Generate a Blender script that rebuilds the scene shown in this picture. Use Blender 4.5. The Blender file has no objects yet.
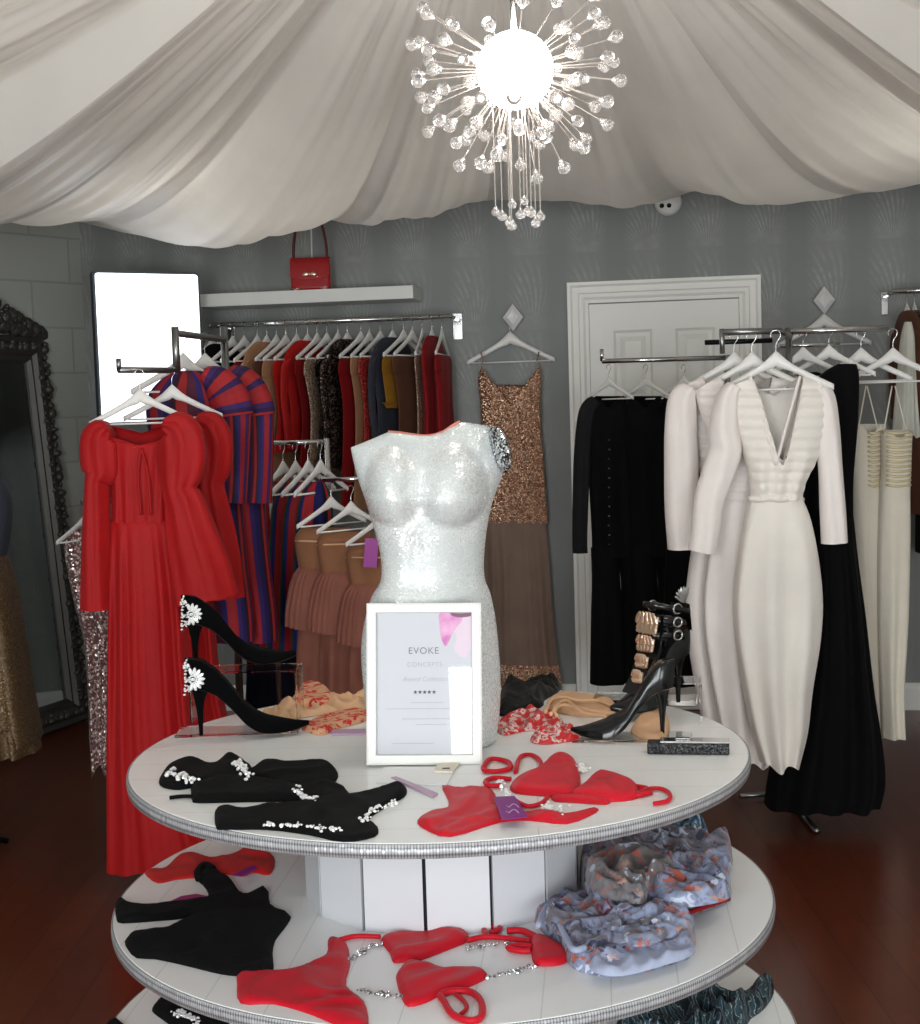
import bpy, bmesh, math, random
import numpy as np
from mathutils import Vector, Matrix, noise
from mathutils.geometry import delaunay_2d_cdt
random.seed(7)
SC = bpy.context.scene
COL = SC.collection
pi = math.pi
# ------------------------------------------------------------------ camera
F, PITCH, ROLL, EYE = 1400.0, 0.0753, 0.0309, 1.52
cr, sr, cp, sp = math.cos(ROLL), math.sin(ROLL), math.cos(PITCH), math.sin(PITCH)
FWD = Vector((0, cp, -sp)); U0 = Vector((0, sp, cp)); R0 = Vector((1, 0, 0))
RIGHT = R0 * cr - U0 * sr
UP = R0 * sr + U0 * cr
CAMLOC = Vector((0, 0, EYE))

def ray(px, py):
    v = FWD + RIGHT * ((px - 460) / F) + UP * ((512 - py) / F)
    return v / v.y
def P(px, py, d):
    """point seen at a pixel of the photograph, d metres ahead"""
    return CAMLOC + ray(px, py) * d
def PZ(px, py, z):
    """point seen at a pixel, on the level plane z"""
    v = ray(px, py)
    return CAMLOC + v * ((z - EYE) / v.z)

# ------------------------------------------------------------------ object helpers
def link(o):
    COL.objects.link(o); return o
def tag(o, label, cat, group=None, kind=None):
    o['label'] = label; o['category'] = cat
    if group: o['group'] = group
    if kind: o['kind'] = kind
    return o
def struct(o):
    o['kind'] = 'structure'; return o
def thing(name, label, cat, loc=(0, 0, 0), group=None, rotz=0.0):
    o = bpy.data.objects.new(name, None)
    o.empty_display_size = .05
    o.location = loc; o.rotation_euler = (0, 0, rotz)
    link(o); return tag(o, label, cat, group)
def adopt(o, parent, local=False):
    """parent o; geometry made in world space keeps its place, local geometry follows the parent"""
    if parent is None: return o
    o.parent = parent
    if not local:
        m = Matrix.Identity(4); q = parent
        chain = []
        while q is not None:
            chain.append(q); q = q.parent
        for c in reversed(chain):
            m = m @ c.matrix_parent_inverse @ c.matrix_basis
        o.matrix_parent_inverse = m.inverted()
    return o
def copy_tree(o, parent=None):
    c = o.copy(); COL.objects.link(c)
    if parent is not None: c.parent = parent
    for ch in list(o.children): copy_tree(ch, c)
    return c
def from_data(name, verts, faces, mat, parent=None, local=False, smooth=True, uvs=None):
    me = bpy.data.meshes.new(name)
    me.from_pydata([tuple(v) for v in verts], [], faces)
    if uvs is not None:
        l = me.uv_layers.new(name='UVMap')
        idx = np.empty(len(me.loops), dtype=np.int32); me.loops.foreach_get('vertex_index', idx)
        l.data.foreach_set('uv', np.asarray(uvs, dtype=np.float32)[idx].ravel())
    if smooth: me.polygons.foreach_set('use_smooth', [True] * len(me.polygons))
    if mat is not None: me.materials.append(mat)
    me.update()
    o = bpy.data.objects.new(name, me); link(o)
    return adopt(o, parent, local)
def from_bm(name, bm, mat, parent=None, local=False, smooth=False):
    me = bpy.data.meshes.new(name); bm.to_mesh(me); bm.free()
    if smooth: me.polygons.foreach_set('use_smooth', [True] * len(me.polygons))
    if mat is not None: me.materials.append(mat)
    o = bpy.data.objects.new(name, me); link(o)
    return adopt(o, parent, local)
def grid(name, rows, mat, parent=None, closed=True, local=False, smooth=True, cap0=False, cap1=False):
    """rows of points -> surface"""
    n = len(rows[0]); verts = []; uvs = []; faces = []
    for i, r in enumerate(rows):
        for j, v in enumerate(r):
            verts.append(v); uvs.append((j / n, i / max(1, len(rows) - 1)))
    for i in range(len(rows) - 1):
        for j in range(n if closed else n - 1):
            a, b = i * n + j, i * n + (j + 1) % n
            faces.append((a, b, b + n, a + n))
    if cap0: faces.append(tuple(range(n - 1, -1, -1)))
    if cap1: faces.append(tuple((len(rows) - 1) * n + j for j in range(n)))
    return from_data(name, verts, faces, mat, parent, local, smooth, uvs)
def bm_box(bm, c, s, rot=None, bevel=0.0):
    r = bmesh.ops.create_cube(bm, size=1.0)
    m = Matrix.Translation(c) @ (rot if rot is not None else Matrix.Identity(4)) @ Matrix.Diagonal((s[0], s[1], s[2], 1))
    bmesh.ops.transform(bm, matrix=m, verts=r['verts'])
    if bevel > 0:
        es = list({e for v in r['verts'] for e in v.link_edges})
        bmesh.ops.bevel(bm, geom=es, offset=bevel, segments=2, affect='EDGES', profile=.5)
    return bm
def bm_tube(bm, pts, r, n=8, taper=None, cap=True):
    """swept round tube through pts"""
    pts = [Vector(p) for p in pts]
    rings = []
    up = Vector((0.13, .21, .97))
    for i, p in enumerate(pts):
        t = (pts[min(i + 1, len(pts) - 1)] - pts[max(i - 1, 0)])
        t = t.normalized() if t.length > 1e-9 else Vector((0, 0, 1))
        a = t.cross(up)
        if a.length < .1: a = t.cross(Vector((1, 0, 0)))
        a.normalize(); b = t.cross(a)
        rr = r if taper is None else r * taper[i]
        rings.append([bm.verts.new(p + (a * math.cos(2 * pi * k / n) + b * math.sin(2 * pi * k / n)) * rr) for k in range(n)])
    for i in range(len(rings) - 1):
        for k in range(n):
            bm.faces.new((rings[i][k], rings[i][(k + 1) % n], rings[i + 1][(k + 1) % n], rings[i + 1][k]))
    if cap:
        bm.faces.new(rings[0][::-1]); bm.faces.new(rings[-1])
    return bm
def bm_ball(bm, c, r, seg=8, scale=(1, 1, 1), rot=None):
    q = bmesh.ops.create_uvsphere(bm, u_segments=seg, v_segments=max(4, seg // 2 + 1), radius=r)
    m = Matrix.Translation(c) @ (rot if rot is not None else Matrix.Identity(4)) @ Matrix.Diagonal((scale[0], scale[1], scale[2], 1))
    bmesh.ops.transform(bm, matrix=m, verts=q['verts'])
def bm_gem(bm, c, r, squash=.6):
    q = bmesh.ops.create_icosphere(bm, subdivisions=1, radius=r)
    m = Matrix.Translation(c) @ Matrix.Rotation(random.random() * 6, 4, 'Z') @ Matrix.Rotation(random.random(), 4, 'X') @ Matrix.Diagonal((1, 1, squash, 1))
    bmesh.ops.transform(bm, matrix=m, verts=q['verts'])
def tube(name, pts, r, mat, parent=None, n=8, local=False, taper=None):
    return from_bm(name, bm_tube(bmesh.new(), pts, r, n, taper), mat, parent, local, True)
def catmull(pts, per=6, closed=False):
    pts = [np.array(p, float) for p in pts]; n = len(pts); out = []
    rng = n if closed else n - 1
    for i in range(rng):
        if closed: a, b, c, d = pts[(i - 1) % n], pts[i], pts[(i + 1) % n], pts[(i + 2) % n]
        else: a, b, c, d = pts[max(i - 1, 0)], pts[i], pts[i + 1], pts[min(i + 2, n - 1)]
        for k in range(per):
            t = k / per
            out.append(.5 * (2 * b + (c - a) * t + (2 * a - 5 * b + 4 * c - d) * t * t + (3 * b - a - 3 * c + d) * t ** 3))
    if not closed: out.append(pts[-1])
    return out
def lathe(name, prof, mat, parent=None, n=48, c=(0, 0, 0), local=False, smooth=True):
    rows = [[Vector((c[0] + r * math.cos(2 * pi * k / n), c[1] + r * math.sin(2 * pi * k / n), c[2] + z)) for k in range(n)] for r, z in prof]
    return grid(name, rows, mat, parent, True, local, smooth)

# ------------------------------------------------------------------ materials
def srgb(c):
    return tuple(((x / 255) / 12.92 if x / 255 <= .04045 else ((x / 255 + .055) / 1.055) ** 2.4) for x in c) + (1.0,)
def newmat(name):
    m = bpy.data.materials.new(name); m.use_nodes = True
    nt = m.node_tree; b = nt.nodes['Principled BSDF']
    return m, nt, b
def node(nt, t, **kw):
    n = nt.nodes.new(t)
    for k, v in kw.items():
        if k in n.inputs: n.inputs[k].default_value = v
        else: setattr(n, k, v)
    return n
def ramp(nt, fac, stops, interp='LINEAR'):
    r = nt.nodes.new('ShaderNodeValToRGB'); r.color_ramp.interpolation = interp
    e = r.color_ramp.elements
    while len(e) > 1: e.remove(e[-1])
    e[0].position, e[0].color = stops[0]
    for p, c in stops[1:]:
        x = e.new(p); x.color = c
    nt.links.new(fac, r.inputs['Fac']); return r
def plain(name, rgb, rough=.5, metal=0.0, spec=.5, coat=0.0, **kw):
    m, nt, b = newmat(name)
    b.inputs['Base Color'].default_value = srgb(rgb)
    b.inputs['Roughness'].default_value = rough; b.inputs['Metallic'].default_value = metal
    b.inputs['Specular IOR Level'].default_value = spec
    b.inputs['Coat Weight'].default_value = coat
    # slight wear in the gloss
    nz = node(nt, 'ShaderNodeTexNoise', Scale=14.0, Detail=3.0)
    mr = node(nt, 'ShaderNodeMapRange'); mr.inputs['To Min'].default_value = max(0, rough - .05); mr.inputs['To Max'].default_value = min(1, rough + .05)
    nt.links.new(nz.outputs['Fac'], mr.inputs['Value']); nt.links.new(mr.outputs['Result'], b.inputs['Roughness'])
    return m
def fabric(name, rgb, rough=.85, sheen=.3, var=.08, bump=.25, scale=260.0, spec=.2, translucent=0.0):
    m, nt, b = newmat(name)
    tc = node(nt, 'ShaderNodeTexCoord')
    n1 = node(nt, 'ShaderNodeTexNoise', Scale=9.0, Detail=4.0); nt.links.new(tc.outputs['Object'], n1.inputs['Vector'])
    c = srgb(rgb)
    lo = tuple(x * (1 - var) for x in c[:3]) + (1,); hi = tuple(min(1, x * (1 + var)) for x in c[:3]) + (1,)
    r = ramp(nt, n1.outputs['Fac'], [(.3, lo), (.7, hi)])
    nt.links.new(r.outputs['Color'], b.inputs['Base Color'])
    b.inputs['Roughness'].default_value = rough; b.inputs['Specular IOR Level'].default_value = spec
    b.inputs['Sheen Weight'].default_value = sheen; b.inputs['Sheen Tint'].default_value = tuple(min(1, x + .2) for x in c[:3]) + (1,)
    n2 = node(nt, 'ShaderNodeTexNoise', Scale=scale, Detail=2.0); nt.links.new(tc.outputs['Object'], n2.inputs['Vector'])
    n3 = node(nt, 'ShaderNodeTexNoise', Scale=22.0, Detail=3.0); nt.links.new(tc.outputs['Object'], n3.inputs['Vector'])
    ad = node(nt, 'ShaderNodeMath', operation='MULTIPLY_ADD'); nt.links.new(n2.outputs['Fac'], ad.inputs[0]); ad.inputs[1].default_value = .15; nt.links.new(n3.outputs['Fac'], ad.inputs[2])
    bp = node(nt, 'ShaderNodeBump', Strength=bump, Distance=.01); nt.links.new(ad.outputs[0], bp.inputs['Height'])
    nt.links.new(bp.outputs['Normal'], b.inputs['Normal'])
    if translucent > 0:
        tr = node(nt, 'ShaderNodeBsdfTranslucent'); nt.links.new(r.outputs['Color'], tr.inputs['Color'])
        mx = node(nt, 'ShaderNodeMixShader'); mx.inputs[0].default_value = translucent
        nt.links.new(b.outputs[0], mx.inputs[1]); nt.links.new(tr.outputs[0], mx.inputs[2])
        nt.links.new(mx.outputs[0], nt.nodes['Material Output'].inputs['Surface'])
    return m
def sequin(name, rgb, rgb2, scale=220.0, metal=.75, rough=.3, cover=.55, tilt=.55):
    """little shiny discs on cloth, each tilted its own way"""
    m, nt, b = newmat(name)
    tc = node(nt, 'ShaderNodeTexCoord')
    v = node(nt, 'ShaderNodeTexVoronoi', Scale=scale); nt.links.new(tc.outputs['Object'], v.inputs['Vector'])
    sep = node(nt, 'ShaderNodeSeparateColor'); nt.links.new(v.outputs['Color'], sep.inputs[0])
    r = ramp(nt, sep.outputs[0], [(0, srgb(rgb)), (cover, srgb(rgb)), (min(1, cover + .05), srgb(rgb2)), (1, srgb(rgb2))])
    nt.links.new(r.outputs['Color'], b.inputs['Base Color'])
    b.inputs['Metallic'].default_value = metal; b.inputs['Roughness'].default_value = rough
    geo = node(nt, 'ShaderNodeNewGeometry')
    s = node(nt, 'ShaderNodeVectorMath', operation='SUBTRACT'); nt.links.new(v.outputs['Color'], s.inputs[0]); s.inputs[1].default_value = (.5, .5, .5)
    k = node(nt, 'ShaderNodeVectorMath', operation='SCALE'); nt.links.new(s.outputs[0], k.inputs[0]); k.inputs['Scale'].default_value = tilt * 2
    a = node(nt, 'ShaderNodeVectorMath', operation='ADD'); nt.links.new(geo.outputs['Normal'], a.inputs[0]); nt.links.new(k.outputs[0], a.inputs[1])
    nm = node(nt, 'ShaderNodeVectorMath', operation='NORMALIZE'); nt.links.new(a.outputs[0], nm.inputs[0])
    nt.links.new(nm.outputs[0], b.inputs['Normal'])
    return m
def striped(name, cols, repeat=4.0, rough=.7, axis='U', skew=0.0):
    m, nt, b = newmat(name)
    uv = node(nt, 'ShaderNodeTexCoord'); sx = node(nt, 'ShaderNodeSeparateXYZ'); nt.links.new(uv.outputs['UV'], sx.inputs[0])
    mul = node(nt, 'ShaderNodeMath', operation='MULTIPLY'); nt.links.new(sx.outputs['X' if axis == 'U' else 'Y'], mul.inputs[0]); mul.inputs[1].default_value = repeat
    if skew:
        ma = node(nt, 'ShaderNodeMath', operation='MULTIPLY_ADD'); nt.links.new(sx.outputs['Y' if axis == 'U' else 'X'], ma.inputs[0]); ma.inputs[1].default_value = skew
        nt.links.new(mul.outputs[0], ma.inputs[2]); mul = ma
    fr = node(nt, 'ShaderNodeMath', operation='FRACT'); nt.links.new(mul.outputs[0], fr.inputs[0])
    n = len(cols)
    r = ramp(nt, fr.outputs[0], [(i / n, srgb(c)) for i, c in enumerate(cols)], 'CONSTANT')
    nt.links.new(r.outputs['Color'], b.inputs['Base Color']); b.inputs['Roughness'].default_value = rough
    b.inputs['Specular IOR Level'].default_value = .25
    return m
def emitter(name, rgb, strength):
    m, nt, b = newmat(name)
    b.inputs['Base Color'].default_value = (.9, .9, .9, 1); b.inputs['Emission Color'].default_value = srgb(rgb); b.inputs['Emission Strength'].default_value = strength
    return m
def glass(name, rgb=(255, 255, 255), rough=0.0, ior=1.45):
    m, nt, b = newmat(name)
    b.inputs['Base Color'].default_value = srgb(rgb); b.inputs['Transmission Weight'].default_value = 1.0
    b.inputs['Roughness'].default_value = rough; b.inputs['IOR'].default_value = ior
    return m

M = {}
M['white_wood'] = plain('white_painted_wood', (226, 226, 222), .38)
M['drum_wood'] = plain('white_drum_boards', (204, 206, 211), .42)  # white boards; shade under the tiers is put into this greyer base
M['hanger'] = plain('white_hanger_lacquer', (228, 226, 222), .35)
M['chrome'] = plain('chrome', (205, 205, 205), .16, 1.0)
M['steel'] = plain('brushed_steel', (150, 152, 152), .32, 1.0)
M['black_metal'] = plain('black_metal', (18, 18, 18), .4, .6)
M['red'] = fabric('red_satin_crepe', (166, 20, 23), .62, .15, .06)
M['red_dark'] = fabric('dark_red_cloth', (128, 14, 20), .7, .15)
M['red_bright'] = fabric('bright_red_cloth', (180, 28, 26), .65, .15)
M['red_lycra'] = fabric('red_swim_lycra', (190, 16, 36), .5, .25, .05, .15)
M['black'] = fabric('black_cloth', (9, 9, 10), .85, .05, .2, .2, spec=.12)
M['black_velvet'] = fabric('black_velvet', (7, 7, 9), .95, .06, .2, .15, spec=.06)
M['black_sheer'] = fabric('sheer_black_chiffon', (22, 22, 24), .8, .1, .2)
M['black_satin'] = fabric('black_satin', (10, 10, 11), .45, .1)
M['navy'] = fabric('navy_cloth', (12, 14, 36), .85, .1)
M['white_cloth'] = fabric('ivory_bandage_cloth', (236, 230, 222), .8, .2, .03)
M['white_cloth2'] = fabric('soft_white_crepe', (238, 230, 225), .8, .2, .03)
M['cream'] = fabric('cream_crepe', (222, 214, 198), .8, .2, .04)
M['chiffon'] = fabric('white_chiffon', (225, 225, 215), .7, .3, .04, translucent=.35)
M['nude'] = fabric('nude_mesh', (142, 98, 70), .8, .2, .05)
M['nude_fringe'] = fabric('dusty_rose_fringe', (140, 88, 74), .7, .2, .1)
M['nude_skirt'] = fabric('taupe_tulle', (132, 110, 96), .75, .4, .08)
M['nude_lace'] = fabric('nude_lace', (214, 172, 134), .8, .2, .12)
M['brown'] = fabric('brown_cloth', (92, 58, 42), .8, .15, .1)
M['camel'] = fabric('camel_cloth', (168, 124, 92), .8, .15, .1)
M['slate'] = fabric('slate_cloth', (54, 56, 66), .8, .15, .1)
M['mustard'] = fabric('mustard_cloth', (140, 96, 26), .8, .15, .1)
M['taupe_gold'] = sequin('dull_gold_sequins', (96, 76, 52), (150, 122, 84), 260, .3, .5, .8, .3)
M['nude_sequin'] = sequin('rose_gold_sequins', (158, 112, 86), (240, 205, 175), 240, .55, .32, .72, .5)
M['champagne_sequin'] = sequin('champagne_sequins', (168, 138, 112), (245, 230, 210), 260, .5, .35, .7, .5)
M['pink_sequin'] = sequin('silver_pink_sequins', (140, 104, 100), (240, 228, 224), 150, .5, .3, .7, .6)
M['black_sequin'] = sequin('black_brown_sequins', (16, 13, 13), (150, 120, 104), 160, .4, .35, .78, .5)
M['red_sequin'] = sequin('red_beads', (165, 30, 28), (235, 120, 105), 260, .3, .4, .75, .5)
M['silver'] = sequin('silver_beads', (150, 150, 150), (250, 250, 250), 300, .9, .22, .4, .5)
M['crystal'] = plain('crystal_stones', (240, 240, 240), .1, .2, .8)
M['gold_plate'] = plain('rose_gold_plate', (236, 208, 182), .34, 1.0)
M['patent'] = plain('black_patent_leather', (9, 11, 12), .2, 0, .38, .12)
M['suede'] = fabric('black_suede', (6, 6, 7), .95, .1, .2, .2, spec=.05)
M['insole'] = plain('tan_leather_insole', (176, 128, 96), .5)
M['nude_sole'] = plain('pink_nude_sole', (206, 160, 140), .4)
M['lining'] = plain('grey_leather_lining', (62, 64, 68), .35)
M['acrylic'] = glass('clear_acrylic', (246, 250, 250), 0.0, 1.2)
M['glass'] = glass('clear_crystal_glass', (255, 252, 250), 0.0, 1.5)
M['glass'].node_tree.nodes['Principled BSDF'].inputs['Transmission Weight'].default_value = .87
M['purple'] = plain('purple_card', (128, 30, 128), .45)
M['magenta'] = plain('magenta_card', (150, 36, 110), .45)
M['paper'] = plain('white_paper', (206, 207, 212), .6)
M['lilac'] = plain('lilac_card', (190, 160, 186), .5)
M['mannequin_red'] = plain('salmon_resin', (205, 120, 105), .6)
M['drape'] = None
M['card_white'] = plain('white_card', (240, 240, 240), .5)
# ------------------------------------------------------------------ setting materials
def mat_wallpaper():
    m, nt, b = newmat('grey_feather_wallpaper')
    tc = node(nt, 'ShaderNodeTexCoord'); sx = node(nt, 'ShaderNodeSeparateXYZ'); nt.links.new(tc.outputs['Object'], sx.inputs[0])
    def mth(op, a, bb=None, c=None):
        n = node(nt, 'ShaderNodeMath', operation=op)
        for i, v in enumerate((a, bb, c)):
            if v is None: continue
            if isinstance(v, (int, float)): n.inputs[i].default_value = v
            else: nt.links.new(v, n.inputs[i])
        return n.outputs[0]
    PX, PZ_ = .285, .36
    u = mth('SUBTRACT', mth('FRACT', mth('DIVIDE', sx.outputs['X'], PX)), .5)
    v = mth('FRACT', mth('DIVIDE', sx.outputs['Z'], PZ_))
    ux = mth('MULTIPLY', u, PX); vz = mth('MULTIPLY', v, PZ_)
    ang = mth('ARCTAN2', ux, mth('ADD', vz, .03))
    rad = mth('SQRT', mth('ADD', mth('MULTIPLY', ux, ux), mth('MULTIPLY', vz, vz)))
    st = mth('GREATER_THAN', mth('SINE', mth('MULTIPLY_ADD', ang, 52.0, mth('MULTIPLY', rad, 60.0))), .25)
    core = node(nt, 'ShaderNodeMapRange'); core.inputs['From Min'].default_value = .105; core.inputs['From Max'].default_value = .045
    nt.links.new(mth('ABSOLUTE', ux), core.inputs['Value'])
    nz = node(nt, 'ShaderNodeTexNoise', Scale=26.0, Detail=4.0); nt.links.new(tc.outputs['Object'], nz.inputs['Vector'])
    thr = mth('MULTIPLY', mth('SUBTRACT', nz.outputs['Fac'], .33), 2.6)
    pat = mth('MULTIPLY', mth('MULTIPLY', mth('MULTIPLY', st, core.outputs['Result']), thr), mth('MINIMUM', 1.0, mth('MULTIPLY', mth('SUBTRACT', 1.0, v), 2.5)))
    soft = mth('MULTIPLY_ADD', core.outputs['Result'], .10, mth('MULTIPLY', pat, .36))
    n2 = node(nt, 'ShaderNodeTexNoise', Scale=1.7, Detail=2.0); nt.links.new(tc.outputs['Object'], n2.inputs['Vector'])
    base = ramp(nt, n2.outputs['Fac'], [(.3, srgb((125, 128, 127))), (.7, srgb((133, 136, 134)))])
    mx = node(nt, 'ShaderNodeMix', data_type='RGBA'); nt.links.new(soft, mx.inputs[0]); nt.links.new(base.outputs[0], mx.inputs[6]); mx.inputs[7].default_value = srgb((196, 195, 187))
    nt.links.new(mx.outputs[2], b.inputs['Base Color']); b.inputs['Roughness'].default_value = .55
    return m
def mat_block():
    m, nt, b = newmat('grey_painted_blockwork')
    tc = node(nt, 'ShaderNodeTexCoord'); mp = node(nt, 'ShaderNodeMapping'); mp.inputs['Rotation'].default_value = (pi / 2, 0, 0)
    nt.links.new(tc.outputs['Object'], mp.inputs['Vector'])
    br = node(nt, 'ShaderNodeTexBrick', Scale=1.0); br.inputs['Brick Width'].default_value = .45; br.inputs['Row Height'].default_value = .225; br.inputs['Mortar Size'].default_value = .006
    br.inputs['Color1'].default_value = srgb((166, 169, 162)); br.inputs['Color2'].default_value = srgb((171, 174, 167)); br.inputs['Mortar'].default_value = srgb((152, 155, 149))
    nt.links.new(mp.outputs[0], br.inputs['Vector']); nt.links.new(br.outputs['Color'], b.inputs['Base Color']); b.inputs['Roughness'].default_value = .6
    return m
def mat_floor():
    m, nt, b = newmat('dark_red_brown_boards')
    tc = node(nt, 'ShaderNodeTexCoord'); mp = node(nt, 'ShaderNodeMapping'); mp.inputs['Rotation'].default_value = (0, 0, pi / 2 - .139)
    nt.links.new(tc.outputs['Object'], mp.inputs['Vector'])
    br = node(nt, 'ShaderNodeTexBrick', Scale=1.0); br.inputs['Brick Width'].default_value = 1.3; br.inputs['Row Height'].default_value = .12; br.inputs['Mortar Size'].default_value = .0015
    br.inputs['Color1'].default_value = srgb((90, 40, 24)); br.inputs['Color2'].default_value = srgb((102, 48, 28)); br.inputs['Mortar'].default_value = srgb((54, 23, 13))
    nt.links.new(mp.outputs[0], br.inputs['Vector'])
    nz = node(nt, 'ShaderNodeTexNoise', Scale=5.0, Detail=5.0); mp2 = node(nt, 'ShaderNodeMapping'); mp2.inputs['Scale'].default_value = (6, 1, 1)
    nt.links.new(tc.outputs['Object'], mp2.inputs['Vector']); nt.links.new(mp2.outputs[0], nz.inputs['Vector'])
    mx = node(nt, 'ShaderNodeMix', data_type='RGBA', blend_type='MULTIPLY'); mx.inputs[0].default_value = .5
    r = ramp(nt, nz.outputs['Fac'], [(.3, (.6, .6, .6, 1)), (.7, (1, 1, 1, 1))])
    nt.links.new(br.outputs['Color'], mx.inputs[6]); nt.links.new(r.outputs[0], mx.inputs[7]); nt.links.new(mx.outputs[2], b.inputs['Base Color'])
    b.inputs['Roughness'].default_value = .28; b.inputs['Specular IOR Level'].default_value = .35
    return m
def mat_drape():
    m, nt, b = newmat('white_voile')
    tc = node(nt, 'ShaderNodeTexCoord')
    n1 = node(nt, 'ShaderNodeTexNoise', Scale=3.0, Detail=3.0); nt.links.new(tc.outputs['Object'], n1.inputs['Vector'])
    r = ramp(nt, n1.outputs['Fac'], [(.3, srgb((230, 226, 221))), (.7, srgb((238, 234, 228)))])
    nt.links.new(r.outputs[0], b.inputs['Base Color']); b.inputs['Roughness'].default_value = .42; b.inputs['Specular IOR Level'].default_value = .3
    b.inputs['Sheen Weight'].default_value = .2
    tr = node(nt, 'ShaderNodeBsdfTranslucent'); nt.links.new(r.outputs[0], tr.inputs['Color'])
    mx = node(nt, 'ShaderNodeMixShader'); mx.inputs[0].default_value = .3
    nt.links.new(b.outputs[0], mx.inputs[1]); nt.links.new(tr.outputs[0], mx.inputs[2])
    nt.links.new(mx.outputs[0], nt.nodes['Material Output'].inputs['Surface'])
    return m
M['drape'] = mat_drape()
M['wall_white'] = plain('white_plaster', (205, 205, 200), .8)

# ------------------------------------------------------------------ the room
YAW = math.atan(.139)
WU = Vector((math.cos(YAW), -math.sin(YAW), 0))       # along the back wall, to the right
WN = Vector((-math.sin(YAW), -math.cos(YAW), 0))      # out of the back wall, into the room
CORNER = P(83, 300, 7.2); CORNER.z = 0
def wall_pt(s, off, z):
    return CORNER + WU * s + WN * off + Vector((0, 0, z))
def on_wall(px, py, off=0.0):
    """point seen at a pixel, off metres in front of the back wall"""
    v = ray(px, py); n = WN
    t = (CORNER + n * off - CAMLOC).dot(n) / v.dot(n)
    return CAMLOC + v * t
WROT = Matrix.Rotation(-YAW, 4, 'Z')
RH, LEN, DEP = 3.05, 5.4, 8.6
WA = Vector((-.63, -.777, 0)).normalized(); WAN = Vector((.777, -.63, 0)).normalized(); ALEN = 1.5
def slab(name, c, s, mat):
    bm = bmesh.new(); bm_box(bm, (0, 0, 0), s)
    o = from_bm(name, bm, mat); o.location = c; o.rotation_euler = (0, 0, -YAW); return struct(o)
LX = ALEN * -WA.dot(WU)   # how far the angled wall carries the room to the side
slab('floor', wall_pt((LEN - LX) / 2, DEP / 2, -.05), (LEN + LX + .4, DEP + .4, .1), mat_floor())
slab('ceiling', wall_pt((LEN - LX) / 2, DEP / 2, RH + .05), (LEN + LX + .4, DEP + .4, .1), M['wall_white'])
slab('wall_back', wall_pt(LEN / 2, -.06, RH / 2), (LEN + .4, .12, RH), mat_wallpaper())
mbk = mat_block()
q = CORNER + WA * (ALEN / 2) - WAN * .06 + Vector((0, 0, RH / 2)); o = slab('wall_left', q, (ALEN + .05, .12, RH), mbk); o.rotation_euler.z = math.atan2(WA.y, WA.x)
aend = CORNER + WA * ALEN; as_ = (aend - CORNER).dot(WN)
o = slab('wall_left', wall_pt(-LX - .06, (DEP + as_) / 2, RH / 2), (DEP - as_, .12, RH), mbk); o.rotation_euler.z = -YAW + pi / 2
o = slab('wall_right', wall_pt(LEN + .06, DEP / 2, RH / 2), (.12, DEP, RH), M['wall_white'])
# shopfront behind the camera: piers, head and stall riser round a big window
fm = M['wall_white']
FX0 = (CORNER + WN * DEP)
def front_x(X):      # distance along the front wall at world X
    return (X - FX0.x) / WU.x
PIERS = [(-LX - .1, front_x(-2.0)), (front_x(-.62), front_x(.06)), (front_x(2.25), LEN + .1)]  # unseen middle pier, its edge set to narrow the window's reflection in the picture glass
OPEN = [(PIERS[0][1], PIERS[1][0]), (PIERS[1][1], PIERS[2][0])]
bm = bmesh.new()
for a_, b_ in PIERS: bm_box(bm, ((a_ + b_) / 2, 0, 0), (b_ - a_, .14, RH))
HEADS = [.4, 1.32]  # second head added deep, to keep the window's reflection low in the picture glass
for (a_, b_), hd in zip(OPEN, HEADS):
    bm_box(bm, ((a_ + b_) / 2, 0, RH / 2 - hd / 2), (b_ - a_, .14, hd)); bm_box(bm, ((a_ + b_) / 2, 0, -RH / 2 + .15), (b_ - a_, .14, .3))
o = from_bm('wall_front', bm, fm); o.location = wall_pt(0, DEP + .07, RH / 2); o.rotation_euler.z = -YAW; struct(o)
for k, (a_, b_) in enumerate(OPEN):
    bm = bmesh.new(); hh_ = RH - .3 - HEADS[k]; zc = -RH / 2 + .3 + hh_ / 2
    for c, s in (((a_ + .03, 0, zc), (.06, .08, hh_)), ((b_ - .03, 0, zc), (.06, .08, hh_)), (((a_ + b_) / 2, 0, zc + hh_ / 2 - .03), (b_ - a_, .08, .06)), (((a_ + b_) / 2, 0, zc - hh_ / 2 + .03), (b_ - a_, .08, .06))): bm_box(bm, c, s)
    w1 = from_bm('window_%d' % (k + 1), bm, M['white_wood']); w1.location = wall_pt(0, DEP + .07, RH / 2); w1.rotation_euler.z = -YAW; struct(w1)
# baseboards
SKH = .13
def board_profile(name, a, b, nrm):
    prof = [(0, 0), (.018, 0), (.018, SKH - .03), (.012, SKH - .012), (.006, SKH), (0, SKH)]
    rows = [[Vector(p) + nrm * x + Vector((0, 0, z)) for x, z in prof] for p in (a, b)]
    return struct(grid(name, rows, M['white_wood'], None, True, smooth=False, cap0=True, cap1=True))
dl = on_wall(572, 500); dr = on_wall(764, 500)
sl, s_r = (dl - CORNER).dot(WU), (dr - CORNER).dot(WU)
board_profile('baseboard_back', wall_pt(s_r + .002, 0, 0), wall_pt(LEN, 0, 0), WN)
board_profile('baseboard_back', wall_pt(0.03, 0, 0), wall_pt(sl - .002, 0, 0), WN)
board_profile('baseboard_left', CORNER + WA * .03, CORNER + WA * ALEN, WAN)

M['door_paint'] = plain('cream_white_door_paint', (246, 245, 238), .4)
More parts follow.
